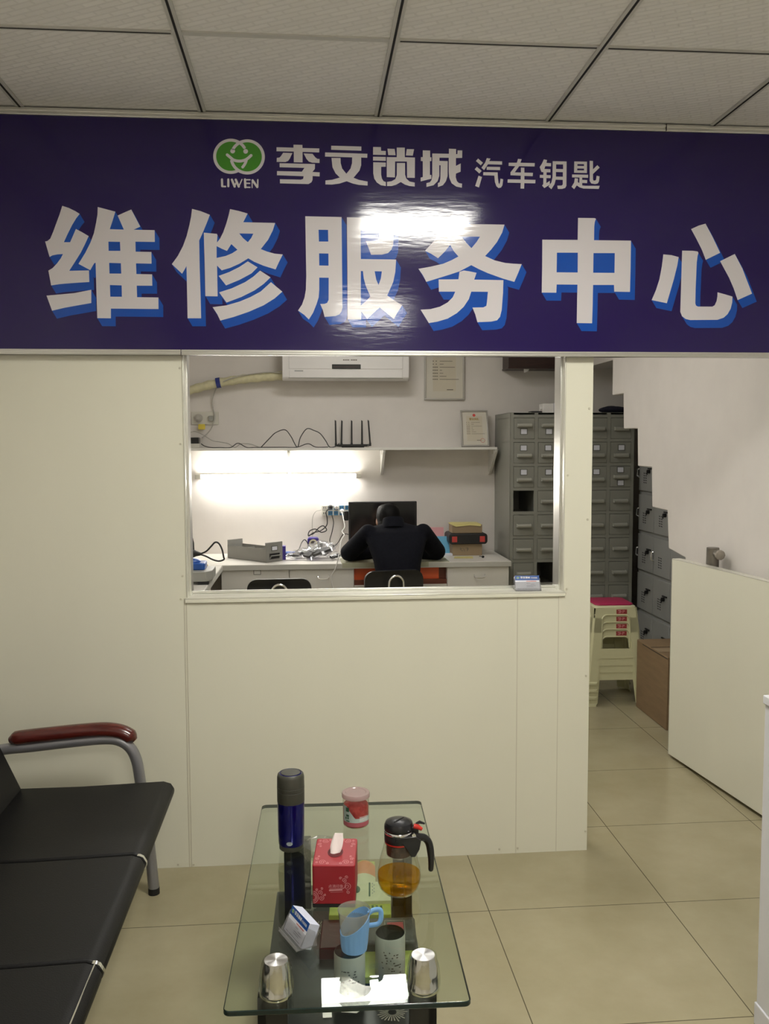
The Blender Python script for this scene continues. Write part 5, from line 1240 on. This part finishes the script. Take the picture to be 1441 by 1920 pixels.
for (px, py, r) in ((577, 1700, .030), (594, 1741, .038), (735, 1898, .036)):
    c = tl(atz(px, py, ZSH)); q = MB()
    for k in range(26):
        a = 2 * pi * k / 26; rr = r * random.uniform(.75, 1.0); w = .0016
        d = Vector((cos(a), sin(a), 0)); n_ = Vector((-sin(a), cos(a), 0)) * w
        c2 = Vector((c.x, c.y, ZSH + .0006))
        q.add([c2 + d * r * .28 - n_ * .4, c2 + d * rr - n_, c2 + d * (rr + .002), c2 + d * rr + n_, c2 + d * r * .28 + n_ * .4], [(0, 1, 2, 3, 4)])
    q.build('flower_print', M['flower'], sh, smooth=False)

def flatbox(name, label, cat, cs, ztop, zbot, m, bevel=.002, prints=None):
    """low box: photo corners of its top face (near-left, near-right, far-right, far-left)"""
    P = [atz(x, y, ztop) for x, y in cs]; c = sum(P, Vector()) / 4; c.z = zbot
    t = thing(name, label, cat, c)
    q = MB(t); q.hexa([Vector((p.x, p.y, zbot)) for p in P], P); q.build('box', m, t, bevel=bevel)
    for nm, lp, mm in (prints or []):
        q = MB(t); fl = lambda x, y: atz(x, y, ztop) + Vector((0, 0, .0006))
        for l in lp: q.flat([l], fl)
        q.build(nm, mm, t, smooth=False)
    return t
e = ZSH + .0008
flatbox('tea_box', 'pale cream flat box on the lower shelf behind the red tissue box', 'box', [(563, 1660), (640, 1658), (640, 1602), (566, 1604)], .262, e, M['tea_cream'], .002, [('border_line', [[(577, 1658), (579, 1658), (581, 1606), (579, 1606)]], M['tea_green'])])
flatbox('tea_box', 'pale green-white tea box on the lower shelf right of the red tissue box', 'box', [(650, 1690), (733, 1688), (730, 1652), (652, 1654)], .285, e, M['tea_cream'], .002,
        [('print', [[(691, 1655), (694, 1655), (694, 1681), (691, 1681)], arc(668, 1668, 7, 0, 360, 18)[:-1]], M['dark_green']), ('print', [[(697 + k % 2 * 3, 1656 + k * 3), (699 + k % 2 * 3, 1656 + k * 3), (699 + k % 2 * 3, 1658 + k * 3), (697 + k % 2 * 3, 1658 + k * 3)] for k in range(7)], M['print_grey'])])
flatbox('tea_box', 'lime green tea box on the lower shelf behind the blue cup', 'box', [(616, 1716), (733, 1714), (732, 1694), (618, 1696)], .275, e, M['tea_green'], .002,
        [('print', [[(680 + k * 8, 1698), (684 + k * 8, 1698), (685 + k * 8, 1708), (681 + k * 8, 1708)] for k in range(5)], M['dark_green'])])
flatbox('dark_tin', 'dark grey flat tin with a red square on the lower shelf', 'tin', [(648, 1768), (781, 1764), (777, 1717), (650, 1721)], .275, e, M['dark_tin'], .008,
        [('red_square', [[(727, 1748), (757, 1747), (755, 1729), (725, 1730)]], M['sticker_red']), ('square_outline', [[(722, 1752), (760, 1751), (760, 1750), (722, 1751)], [(720, 1727), (758, 1726), (758, 1725), (720, 1726)], [(722, 1752), (723, 1752), (721, 1726), (720, 1726)], [(759, 1751), (760, 1751), (758, 1725), (757, 1725)]], M['flower'])])
flatbox('gift_box', 'maroon flat box on the lower shelf beside the card stand', 'box', [(598, 1779), (646, 1776), (646, 1722), (604, 1724)], .262, e, M['maroon'], .003)
flatbox('tea_packet', 'lime green packet on the lower shelf under the two grey canisters', 'packet', [(670, 1832), (772, 1826), (775, 1772), (676, 1774)], .250, e, M['tea_green'], .003)
P = [(a.x, a.y) for a in [atz(x, y, .285) for x, y in ((652, 1650), (704, 1646), (702, 1590), (658, 1602))]]
t = thing('tea_pouch', 'orange and lime green tea pouch lying at the back of the lower shelf', 'pouch', (P[0][0] + .03, P[0][1] + .05, e))
bi = lambda u, v: Vector((P[0][0] * (1 - u) * (1 - v) + P[1][0] * u * (1 - v) + P[2][0] * u * v + P[3][0] * (1 - u) * v, P[0][1] * (1 - u) * (1 - v) + P[1][1] * u * (1 - v) + P[2][1] * u * v + P[3][1] * (1 - u) * v, 0))
for nm, v0, v1, m in (('pouch_end', 0, .33, M['tea_cream']), ('pouch_front', .33, .70, M['tea_orange']), ('pouch_top', .70, 1.0, M['tea_green'])):
    q = MB(t); R = []
    for k in range(7):
        v = v0 + (v1 - v0) * k / 6; ring = []
        for i in range(9): u = i / 8; ring.append(bi(u, v) + Vector((0, 0, e + .004 + .046 * (1 - (2 * u - 1) ** 2 * .5) * (1 - .6 * (2 * v - 1) ** 2) + .004 * sin(9 * v + 3 * u))))
        for i in range(8, -1, -1): u = i / 8; ring.append(bi(u, v) + Vector((0, 0, e)))
        R.append(ring)
    q.rings(R); q.build(nm, m, t)
for px, py, lab in ((655, 1796, 'left grey printed canister on the lower shelf, under the blue cup'), (731, 1762, 'right grey printed canister on the lower shelf, beside the red square of the tin')):
    zt2 = .355; c = atz(px, py - 14, zt2)
    t = thing('tea_canister', lab, 'canister', (c.x, c.y, .2505))
    H = zt2 - .2505; rc = .0365
    q = MB(); q.lathe([(rc - .002, 0), (rc, .003), (rc, H - .004), (rc - .0015, H)], n=36, cap1=False); q.build('can', M['can_grey'], t)
    q = MB(); q.lathe([(rc - .0015, H - .001), (rc - .003, H + .001), (rc - .008, H - .001), (.001, H - .002)], n=36); q.build('lid', M['can_lid'], t)
    q = MB()
    for k in range(26):
        a = -pi / 2 + random.uniform(-.7, .6); z = random.uniform(.02, .075); z = round(z / .0065) * .0065; w = random.uniform(.05, .16)
        q.add([((rc + .0005) * cos(b), (rc + .0005) * sin(b), zz) for b, zz in ((a, z), (a + w, z), (a + w, z + .003), (a, z + .003))], [(0, 1, 2, 3)])
    q.build('printed_text', M['print_dark'], t, smooth=False)
for cs, lab in (([(605, 1908), (622, 1907), (621, 1890), (604, 1891)], 'small white slip of paper at the front of the lower shelf'), ([(640, 1897), (668, 1899), (678, 1892), (632, 1892)], 'white paper edge lying at the front of the lower shelf beside the flower print')):
    flatbox('paper_slip', lab, 'paper', cs, e + .0015, e, M['paper'], 0)

c = atz(538, 1676, ZSH)
t = thing('clear_tumbler', 'empty clear tumbler on the lower shelf in front of the left rear table leg', 'glass', (c.x, c.y, e))
q = MB(); q.lathe([(.020, 0), (.022, .002), (.026, .075), (.0245, .075), (.0205, .006), (.001, .005)], n=24); q.build('glass', M['clear'], t)
# ------------------------------------------------------------------ things on the glass
ZG = ZT + .0004
# blue thermos flask
c = atz(546, 1592, ZT)
t = thing('thermos_flask', 'tall blue thermos flask with a dark grey lid on the glass table', 'flask', (c.x, c.y + .008, ZG))
q = MB(); q.lathe([(.031, 0), (.0325, .002), (.0325, .013), (.0335, .014)], n=40); q.build('base', M['thermos_grey'], t)
q = MB(); q.lathe([(.0335, .014), (.0345, .020), (.0355, .05), (.0362, .12), (.0364, .130)], n=40); q.build('body', M['thermos_blue'], t)
q = MB(); q.lathe([(.0364, .130), (.0366, .131), (.0366, .160), (.0358, .1605), (.0358, .162), (.0366, .1625), (.0368, .171), (.036, .1715), (.036, .173), (.0366, .1735), (.0362, .198), (.0345, .205), (.031, .208), (.030, .207)], n=40); ld = q.build('lid', M['thermos_grey'], t)
q = MB(); q.lathe([(.030, .207), (.0275, .2085), (.0262, .207)], n=40, cap0=False, cap1=False); q.build('ring', M['thermos_blue'], ld)
q = MB(); q.lathe([(.0262, .207), (.0255, .209), (.015, .2098), (.0005, .210)], n=40, cap0=False); q.build('lid_top', M['thermos_grey'], ld)
q = MB(); a0 = -pi / 2 - .12
q.add([(.0358 * cos(a0 + .23 * cos(b)), .0358 * sin(a0 + .23 * cos(b)), .026 + .0055 * sin(b)) for b in [2 * pi * k / 20 for k in range(20)]], [tuple(range(20))]); q.build('badge', M['silver_badge'], t, smooth=False)

# snack jar
c = atz(667, 1546, ZT)
t = thing('snack_jar', 'clear jar of red sweets with a pale pink lid on the glass table', 'jar', (c.x, c.y, ZG))
q = MB(); q.lathe([(.033, 0), (.0365, .004), (.0375, .010), (.0375, .080), (.0365, .086)], n=36, cap1=False); q.build('jar', M['clear'], t)
q = MB(); q.lathe([(.0320, .002), (.0355, .006), (.0362, .012), (.0362, .056), (.034, .064), (.02, .070), (.001, .066)], n=32); q.build('sweets', M['jam'], t)
q = MB(); q.lathe([(.0395, .083), (.0400, .085), (.0400, .093), (.0385, .096), (.030, .0965), (.028, .0945), (.0005, .0945)], n=36); q.build('lid', M['lid_pink'], t)
def wrap(q, r, pts): q.add([(r * cos(a), r * sin(a), z) for a, z in pts], [tuple(range(len(pts)))])
def band(q, r, a0, a1, f0, f1, n=14):
    vs = []; fs = []
    for k in range(n + 1):
        a = a0 + (a1 - a0) * k / n; vs += [(r * cos(a), r * sin(a), f0(k / n)), (r * cos(a), r * sin(a), f1(k / n))]
    for k in range(n): fs.append((2 * k, 2 * k + 2, 2 * k + 3, 2 * k + 1))
    q.add(vs, fs)
q = MB(); band(q, .0378, -2.75, -.35, lambda u: .020, lambda u: .066 - .034 * min(1, max(0, (u - .15) / .3)) + .006 * max(0, (u - .6)), 24); lb = q.build('label', M['label_green'], t)
q = MB(); band(q, .0380, -2.75, -.35, lambda u: .008, lambda u: .020, 24); q.build('label_band', M['label_pink'], lb)
q = MB()
for u, z, w, h in ((-2.45, .050, .30, .012), (-2.42, .036, .26, .006), (-2.50, .028, .12, .006), (-2.30, .029, .12, .006), (-2.42, .022, .30, .003)): band(q, .0381, u, u + w, lambda k: z, lambda k: z + h, 4)
q.build('label_print', M['dark_green'], lb, smooth=False)
q = MB()
for k in range(5): band(q, .0381, -1.35, -.65, lambda v: .024 + k * .0028, lambda v: .0252 + k * .0028, 6)
q.build('label_print', M['paper'], lb, smooth=False)

# red tissue box
pL, pR = atz(585.5, 1702, ZT), atz(666, 1702, ZT)
wv = (pR - pL).length; rz = math.atan2(pR.y - pL.y, pR.x - pL.x)
tx = thing('tissue_box', 'red tissue box with pink swirl print and a white tissue sticking out', 'tissue box', (pL.x, pL.y, ZG), rz)
zh = at(626, 1623, (pL.y + pR.y) / 2).z - ZT
dep = (atz(627, 1572, ZT + zh).y - (pL.y + pR.y) / 2)
q = MB(); q.rbox((0, .001, 0), (wv, dep - .001, .008), .004); q.build('base', M['matt_black'], tx)
q = MB(); q.rbox((0, 0, .008), (wv, dep, zh), .006); bx = q.build('box', M['tissue_red'], tx, bevel=.0022, seg=2)
q = MB(); fl = lambda x, y: Vector((x, y, zh + .0005)); q.flat([arc(wv * .50, dep * .47, wv * .185, 0, 360, 36, dep * .19)[:-1]], fl); q.build('opening', M['tissue_dark'], bx, smooth=False)
def spiral(c, r, turns, a0, sgn=1, n=34): return [(c[0] + r * (1 - .88 * k / n) * cos(a0 + sgn * turns * 2 * pi * k / n), c[1] + r * (1 - .88 * k / n) * sin(a0 + sgn * turns * 2 * pi * k / n)) for k in range(n + 1)]
sw = MB(); ff = lambda x, z: Vector((x, -.0006, z)); k_ = wv / 100.0; kz = zh / 100.0
F = lambda x, z: (x * k_, z * kz)
for c, r, tu, a0, s in (((82, 50), 8.5, 1.7, 1.9, -1), ((74, 65), 6, 1.6, 4.6, 1), ((80, 72.5), 4, 1.4, 3.4, -1), ((65.5, 70), 3.4, 1.4, 0, 1), ((84, 37), 4.5, 1.5, 1.6, 1), ((18, 36), 6, 1.6, 5.0, 1), ((21, 23), 6.5, 1.6, 1.2, -1), ((11, 43), 3.4, 1.4, 5.2, -1), ((22, 46), 3.2, 1.3, 4.2, 1), ((29, 31), 3, 1.3, 3, 1)):
    sw.stroke([F(p[0], p[1]) for p in spiral(c, r, tu, a0, s)], .0011, ff)
for r in (12, 8.5, 5.5): sw.stroke([F(2 + r * cos(a), 25 + r * 1.15 * sin(a)) for a in [-pi / 2 + pi * k / 20 for k in range(21)]], .0013, ff)
sw.stroke([F(*p) for p in ((40, 44.5), (60, 45.2), (72, 45.8), (75.5, 48), (76.5, 54), (79, 58.5))], .0013, ff); sw.stroke([F(*p) for p in ((39, 41), (70, 42.5))], .0030, ff); sw.stroke([F(*p) for p in ((42, 36.5), (72, 38))], .0007, ff)
ft = lambda x, y: Vector((x, y, zh + .0006)); kd = dep / 100.0
for sx in (0, 1):
    for sy in (0, 1):
        for c, r, tu, a0, s in (((22, 11), 8, 1.8, 0, 1), ((9, 22), 5, 1.5, 3, -1), ((10, 10), 3.5, 1.3, 1, 1), ((34, 7), 4, 1.4, 2, -1), ((13, 31), 3.2, 1.3, 1, 1)):
            pp = spiral(c, r, tu, a0, s); pp = [((100 - x) if sx else x, (100 - y) if sy else y) for x, y in pp]; sw.stroke([(x * k_, y * kd) for x, y in pp], .0011, ft)
sw.build('swirl_print', M['tissue_swirl'], bx, smooth=False)
writing('print', '点滴印象', wv * .088, M['tissue_swirl'], bx, face_xz(wv * .55, -.0007, zh * .505), 0)
q = MB(); R = []
cx, cy = wv * .49, dep * .44
for k in range(9):
    u = k / 8; z = zh - .004 + u * .046; w = .024 * (.55 + .9 * u - .8 * u * u); th = .007 * (1 - .75 * u)
    R.append([Vector((cx + .009 * u + w * cos(a) * .72 + .0015 * sin(3 * a + 5 * u), cy + .016 * u + th * sin(a) * (1 + .4 * sin(2 * a + 2 * u)), z)) for a in [2 * pi * i / 18 for i in range(18)]])
q.rings(R); q.build('tissue', M['tissue_paper'], tx)

# clear glass bowl behind the tissue box
c = atz(603, 1606, ZT)
t = thing('glass_bowl', 'clear glass bowl half hidden behind the red tissue box', 'bowl', (c.x, c.y, ZG))
q = MB(); q.lathe([(.030, 0), (.040, .004), (.045, .018), (.046, .034), (.043, .036), (.041, .020), (.036, .009), (.001, .007)], n=32); q.build('bowl', M['clear'], t)
q = MB(); R = []
q.lathe([(.047, .002), (.048, .02), (.0475, .036), (.035, .040), (.02, .0385), (.001, .040)], n=22, cap0=False); [v.__iadd__(Vector((random.uniform(-1, 1), random.uniform(-1, 1), random.uniform(-1, 1))) * .0014) for v in q.v]; q.build('wrapping_film', M['film'], t, angle=20)

# glass teapot
c = atz(748, 1672, ZT)
t = thing('glass_teapot', 'glass teapot of amber tea with a black lid and handle on the glass table', 'teapot', (c.x, c.y + .004, ZG))
PR = [(.030, 0), (.039, .002), (.0480, .013), (.0528, .028), (.0535, .040), (.0515, .060), (.0455, .086), (.0385, .110), (.0345, .126), (.0340, .150)]
q = MB(); q.lathe(PR, n=44, cap1=False); q.build('glass_body', M['clear'], t)
q = MB(); q.lathe([(.028, .0025), (.0375, .004), (.0463, .014), (.0510, .028), (.0518, .040), (.0512, .047), (.001, .047)], n=40); q.build('tea', M['tea'], t)
q = MB(); q.lathe([(.0325, .152), (.0325, .110), (.030, .092), (.020, .086), (.001, .085)], n=32, cap0=False); inf = q.build('infuser', M['clear'], t)
q = MB(); q.lathe([(.018, .088), (.029, .094), (.030, .106), (.030, .120), (.022, .126), (.001, .122)], n=24); q.build('tea_leaves', M['wet_leaf'], inf)
q = MB(); q.lathe([(.0348, .124), (.0351, .126), (.0349, .131), (.0346, .132)], n=36, cap0=False, cap1=False); q.build('red_band', M['red_plastic'], t)
q = MB(); q.lathe([(.0350, .147), (.0362, .149), (.0362, .153), (.0350, .155)], n=40); q.build('steel_rim', M['chrome'], t)
q = MB(); q.lathe([(.0350, .1552), (.0358, .158), (.0355, .166), (.032, .174), (.020, .179), (.0005, .180)], n=40); ld = q.build('lid', M['black_plastic'], t)
q = MB(); q.tube([(-.012, -.016, .1785), (0, -.004, .1805), (.012, .010, .1785)], .0022, 8); q.build('lid_ridge', M['black_plastic'], ld)
q = MB()
q.prism([(-.012, .146), (.038, .150), (.050, .140), (.046, .118), (.036, .100), (.026, .100), (.018, .116), (.004, .134), (-.012, .139)], lambda a, b: (a, -.0365 if a > 0 else -.0372, b), lambda a, b: (a, -.026, b))
q.tube(smooth_path([(.030, -.020, .143), (.046, -.018, .141), (.060, -.016, .138), (.071, -.014, .124), (.076, -.013, .098), (.077, -.012, .070), (.076, -.012, .052)], 5), .008, 12, rads=[.012, .012, .0115, .011, .0105, .010, .0095, .009, .009, .009, .009, .009, .009, .009, .009, .009, .009, .009, .009, .009, .0088, .0085, .008, .0078, .0075, .0073, .0070, .0068, .0066, .006, .004][:31])
q.lathe([(.0352, .128), (.0356, .130), (.0356, .146), (.0352, .147)], n=36, cap0=False, cap1=False)
q.box((.028, -.020, .140), (.046, -.004, .166)); q.build('handle', M['black_plastic'], t, bevel=.0015)
q = MB(); q.tube([(.034, -.016, .168), (.044, -.017, .166), (.054, -.018, .160)], .005, 10, rads=[.006, .006, .004]); q.build('button', M['red_plastic'], t)
q = MB(); q.tube([(.040, -.008, .170), (.050, -.008, .174), (.062, -.009, .170)], .005, 10, rads=[.004, .007, .004], flat=.5); q.build('lever', M['black_plastic'], t)
q = MB(); q.lathe([(.005, 0), (.005, .004)], (.033, -.030, .152), 12, axis=(0, -1, 0)); q.build('screw', M['chrome'], t)

# cup in a blue holder
c = atz(664, 1779, ZT)
t = thing('plastic_cup', 'clear plastic cup in a light blue slotted holder with a handle', 'cup', (c.x, c.y, ZG))
q = MB(); q.lathe([(.0245, .004), (.0255, .006), (.0315, .060), (.0345, .086), (.0358, .0875), (.0352, .089), (.0338, .0865), (.0305, .060), (.0245, .008), (.001, .0065)], n=40); q.build('cup', M['cloudy'], t)
q = MB(); n = 64; R = []
def slant(a): return .060 + .022 * cos(a - .35)      # the rim climbs towards the handle side
for lv in range(7):
    ring = []
    for k in range(n):
        a = 2 * pi * k / n; z = lv / 6 * slant(a); r = .0272 + .0065 * (z / .075) + (.0011 if k % 4 < 2 else 0) * (1 if 0 < lv < 5 else 0)
        ring.append(Vector((r * cos(a), r * sin(a), z)))
    R.append(ring)
for lv in (6, 3, 0):
    ring = []
    for k in range(n):
        a = 2 * pi * k / n; z = lv / 6 * slant(a) + (.0008 if lv == 6 else 0) + (.002 if lv == 0 else 0); r = .0272 + .0065 * (z / .075) - .0018
        ring.append(Vector((r * cos(a), r * sin(a), z)))
    R.append(ring)
q.rings(R); hd_ = q.build('holder', M['cup_blue'], t, angle=60)
q = MB(); q.tube(smooth_path([(.031, .006, .074), (.042, .009, .079), (.055, .012, .078), (.059, .013, .070), (.058, .012, .055), (.052, .011, .047), (.041, .009, .046), (.030, .006, .047)], 4), .0028, 10, flat=2.0); q.build('handle', M['cup_blue'], t)

# upturned steel tumblers
def tumbler(px, py, rz, label):
    c = atz(px, py, ZT); t = thing('steel_tumbler', label, 'tumbler', (c.x, c.y, ZG), rz, 'upturned tumblers on the table')
    q = MB(); q.lathe([(.0315, 0), (.0318, .003), (.0318, .008), (.0306, .010), (.0302, .030), (.0282, .050), (.0250, .063), (.0240, .068), (.0236, .0695)], n=44, cap1=False)
    for v in q.v:
        if .012 < v.z < .060:
            a = math.atan2(v.y, v.x); f = 1 - .055 * max(0, cos(3 * a + .6)) ** 2 * sin((v.z - .012) / .048 * pi); v.x *= f; v.y *= f
    q.build('cup', M['steel'], t)
    q = MB(); q.lathe([(.0236, .0695), (.0228, .0702), (.0005, .0702)], n=48, cap0=False); q.build('bottom_disc', M['steel_disc'], t)
    q = MB(); q.lathe([(.0345, .001), (.0350, .010), (.0335, .03), (.031, .05), (.0275, .064), (.0262, .0705)], n=26, cap0=False, cap1=False)
    for v in q.v: v += Vector((random.uniform(-1, 1), random.uniform(-1, 1), 0)) * .0011
    q.build('wrapping_film', M['clear'], t, angle=15)
    return t
tumbler(518, 1863, .3, 'upturned steel tumbler at the front left of the glass table'); tumbler(793, 1853, 1.5, 'upturned steel tumbler at the front right of the glass table')

# business card stands
def card_stand(loc, rz, label):
    t = thing('card_stand', label, 'card stand', loc, rz)
    W2 = .048; tl_ = radians(24)
    q = MB(); th = .0015
    q.box((-W2, 0, 0), (W2, .05, th)); q.box((-W2, 0, 0), (W2, th, .010))
    Rt = Matrix.Translation((0, .012, .002)) @ Matrix.Rotation(-tl_, 4, 'X')
    for s in (-1, 1):
        x0 = s * W2
        q.prism([(0, 0), (.05, 0), (.046, .032), (.030, .044), (.012, .012)], lambda a, b: (x0 - s * th, a, b), lambda a, b: (x0, a, b))
    q.xf = Rt; q.box((-W2, .026, 0), (W2, .0275, .046)); q.box((-W2, -.003, .0), (W2, -.0015, .030)); q.xf = None
    q.build('stand', M['acrylic'], t, smooth=False)
    q = MB(); q.xf = Rt; q.box((-.045, 0, .001), (.045, .0255, .055)); cd = q.build('cards', M['card_side'], t, smooth=False)
    ff = lambda x, z: Rt @ Vector((x, -.0004, z)); f2 = lambda x, z: Rt @ Vector((x, -.0008, z))
    q = MB(); q.flat([[(-.045, .001), (.045, .001), (.045, .037), (-.045, .037)]], ff); q.build('card_face', M['card_white'], cd, smooth=False)
    q = MB(); q.flat([[(-.045, .037), (.045, .037), (.045, .055), (-.045, .055)]], ff); q.build('card_band', M['card_blue'], cd, smooth=False)
    # name and emblem on the band
    q = MB(); s = .0405 / 615.0
    for key in ('mid0', 'mid1', 'mid2', 'mid3', 'small0', 'small1', 'small2', 'small3'):
        put(q, key, lambda x, y: f2(-.0255 + (x - 515) * .0635 / 612, .0475 - (y - 312) * .0635 / 612 ))
    q.build('card_print', M['paper'], cd, smooth=False)
    a, b = MB(), MB(); em = lambda d: (lambda x, y: Rt @ Vector((-.0345 + (x - 695) * .0105 / 1150, -.0008 - d, .0465 - (y - 525) * .0105 / 1150)))
    emblem(a, b, em(0), em(.0001), em(.0002)); eo = a.build('emblem', M['paper'], cd, smooth=False); b.build('emblem_ground', M['sign_green'], eo, smooth=False)
    q = MB()
    for x0, x1, z in ((.012, .034, .033), (-.004, .010, .025), (.012, .026, .021), (-.004, .030, .016), (-.004, .022, .012), (-.038, -.024, .004), (-.020, .034, .0045)): q.flat([[(x0, z), (x1, z), (x1, z + .0014), (x0, z + .0014)]], f2)
    q.build('card_print', M['print_grey'], cd, smooth=False)
    q = MB(); q.flat([[(-.004, .0318), (.034, .0318), (.034, .0338), (-.004, .0338)]], lambda x, z: Rt @ Vector((x, -.0009, z))); q.build('card_print', M['print_red'], cd, smooth=False)
    return t
a, b = atz(520, 1744, ZT), atz(557, 1788, ZT)
card_stand(((a.x + b.x) / 2, (a.y + b.y) / 2, ZG), math.atan2(b.y - a.y, b.x - a.x), 'clear card stand of blue and white cards on the glass table')
a = at(990, 1104, D + .012)
card_stand((a.x, D + .008, wz0 + .0032), radians(-3), 'clear card stand of blue and white cards on the hatch sill')

# white counter at the right edge
a = atz(1412, 1918, 0); zt3 = at(1428, 1303, a.y).z
t = thing('white_counter', 'white laminate counter at the right edge of the waiting area', 'counter', (a.x, a.y, 0))
q = MB(t); q.box((a.x + .004, .75, .06), (a.x + .50, a.y - .004, zt3 - .022)); q.build('carcass', M['counter'], t, bevel=.002)
q = MB(t); q.box((a.x, .74, zt3 - .022), (a.x + .51, a.y, zt3)); q.build('counter_top', M['counter'], t, bevel=.002)
q = MB(t); q.box((a.x, .75, 0), (a.x + .50, a.y, .06)); q.build('plinth', M['counter'], t, bevel=.002)
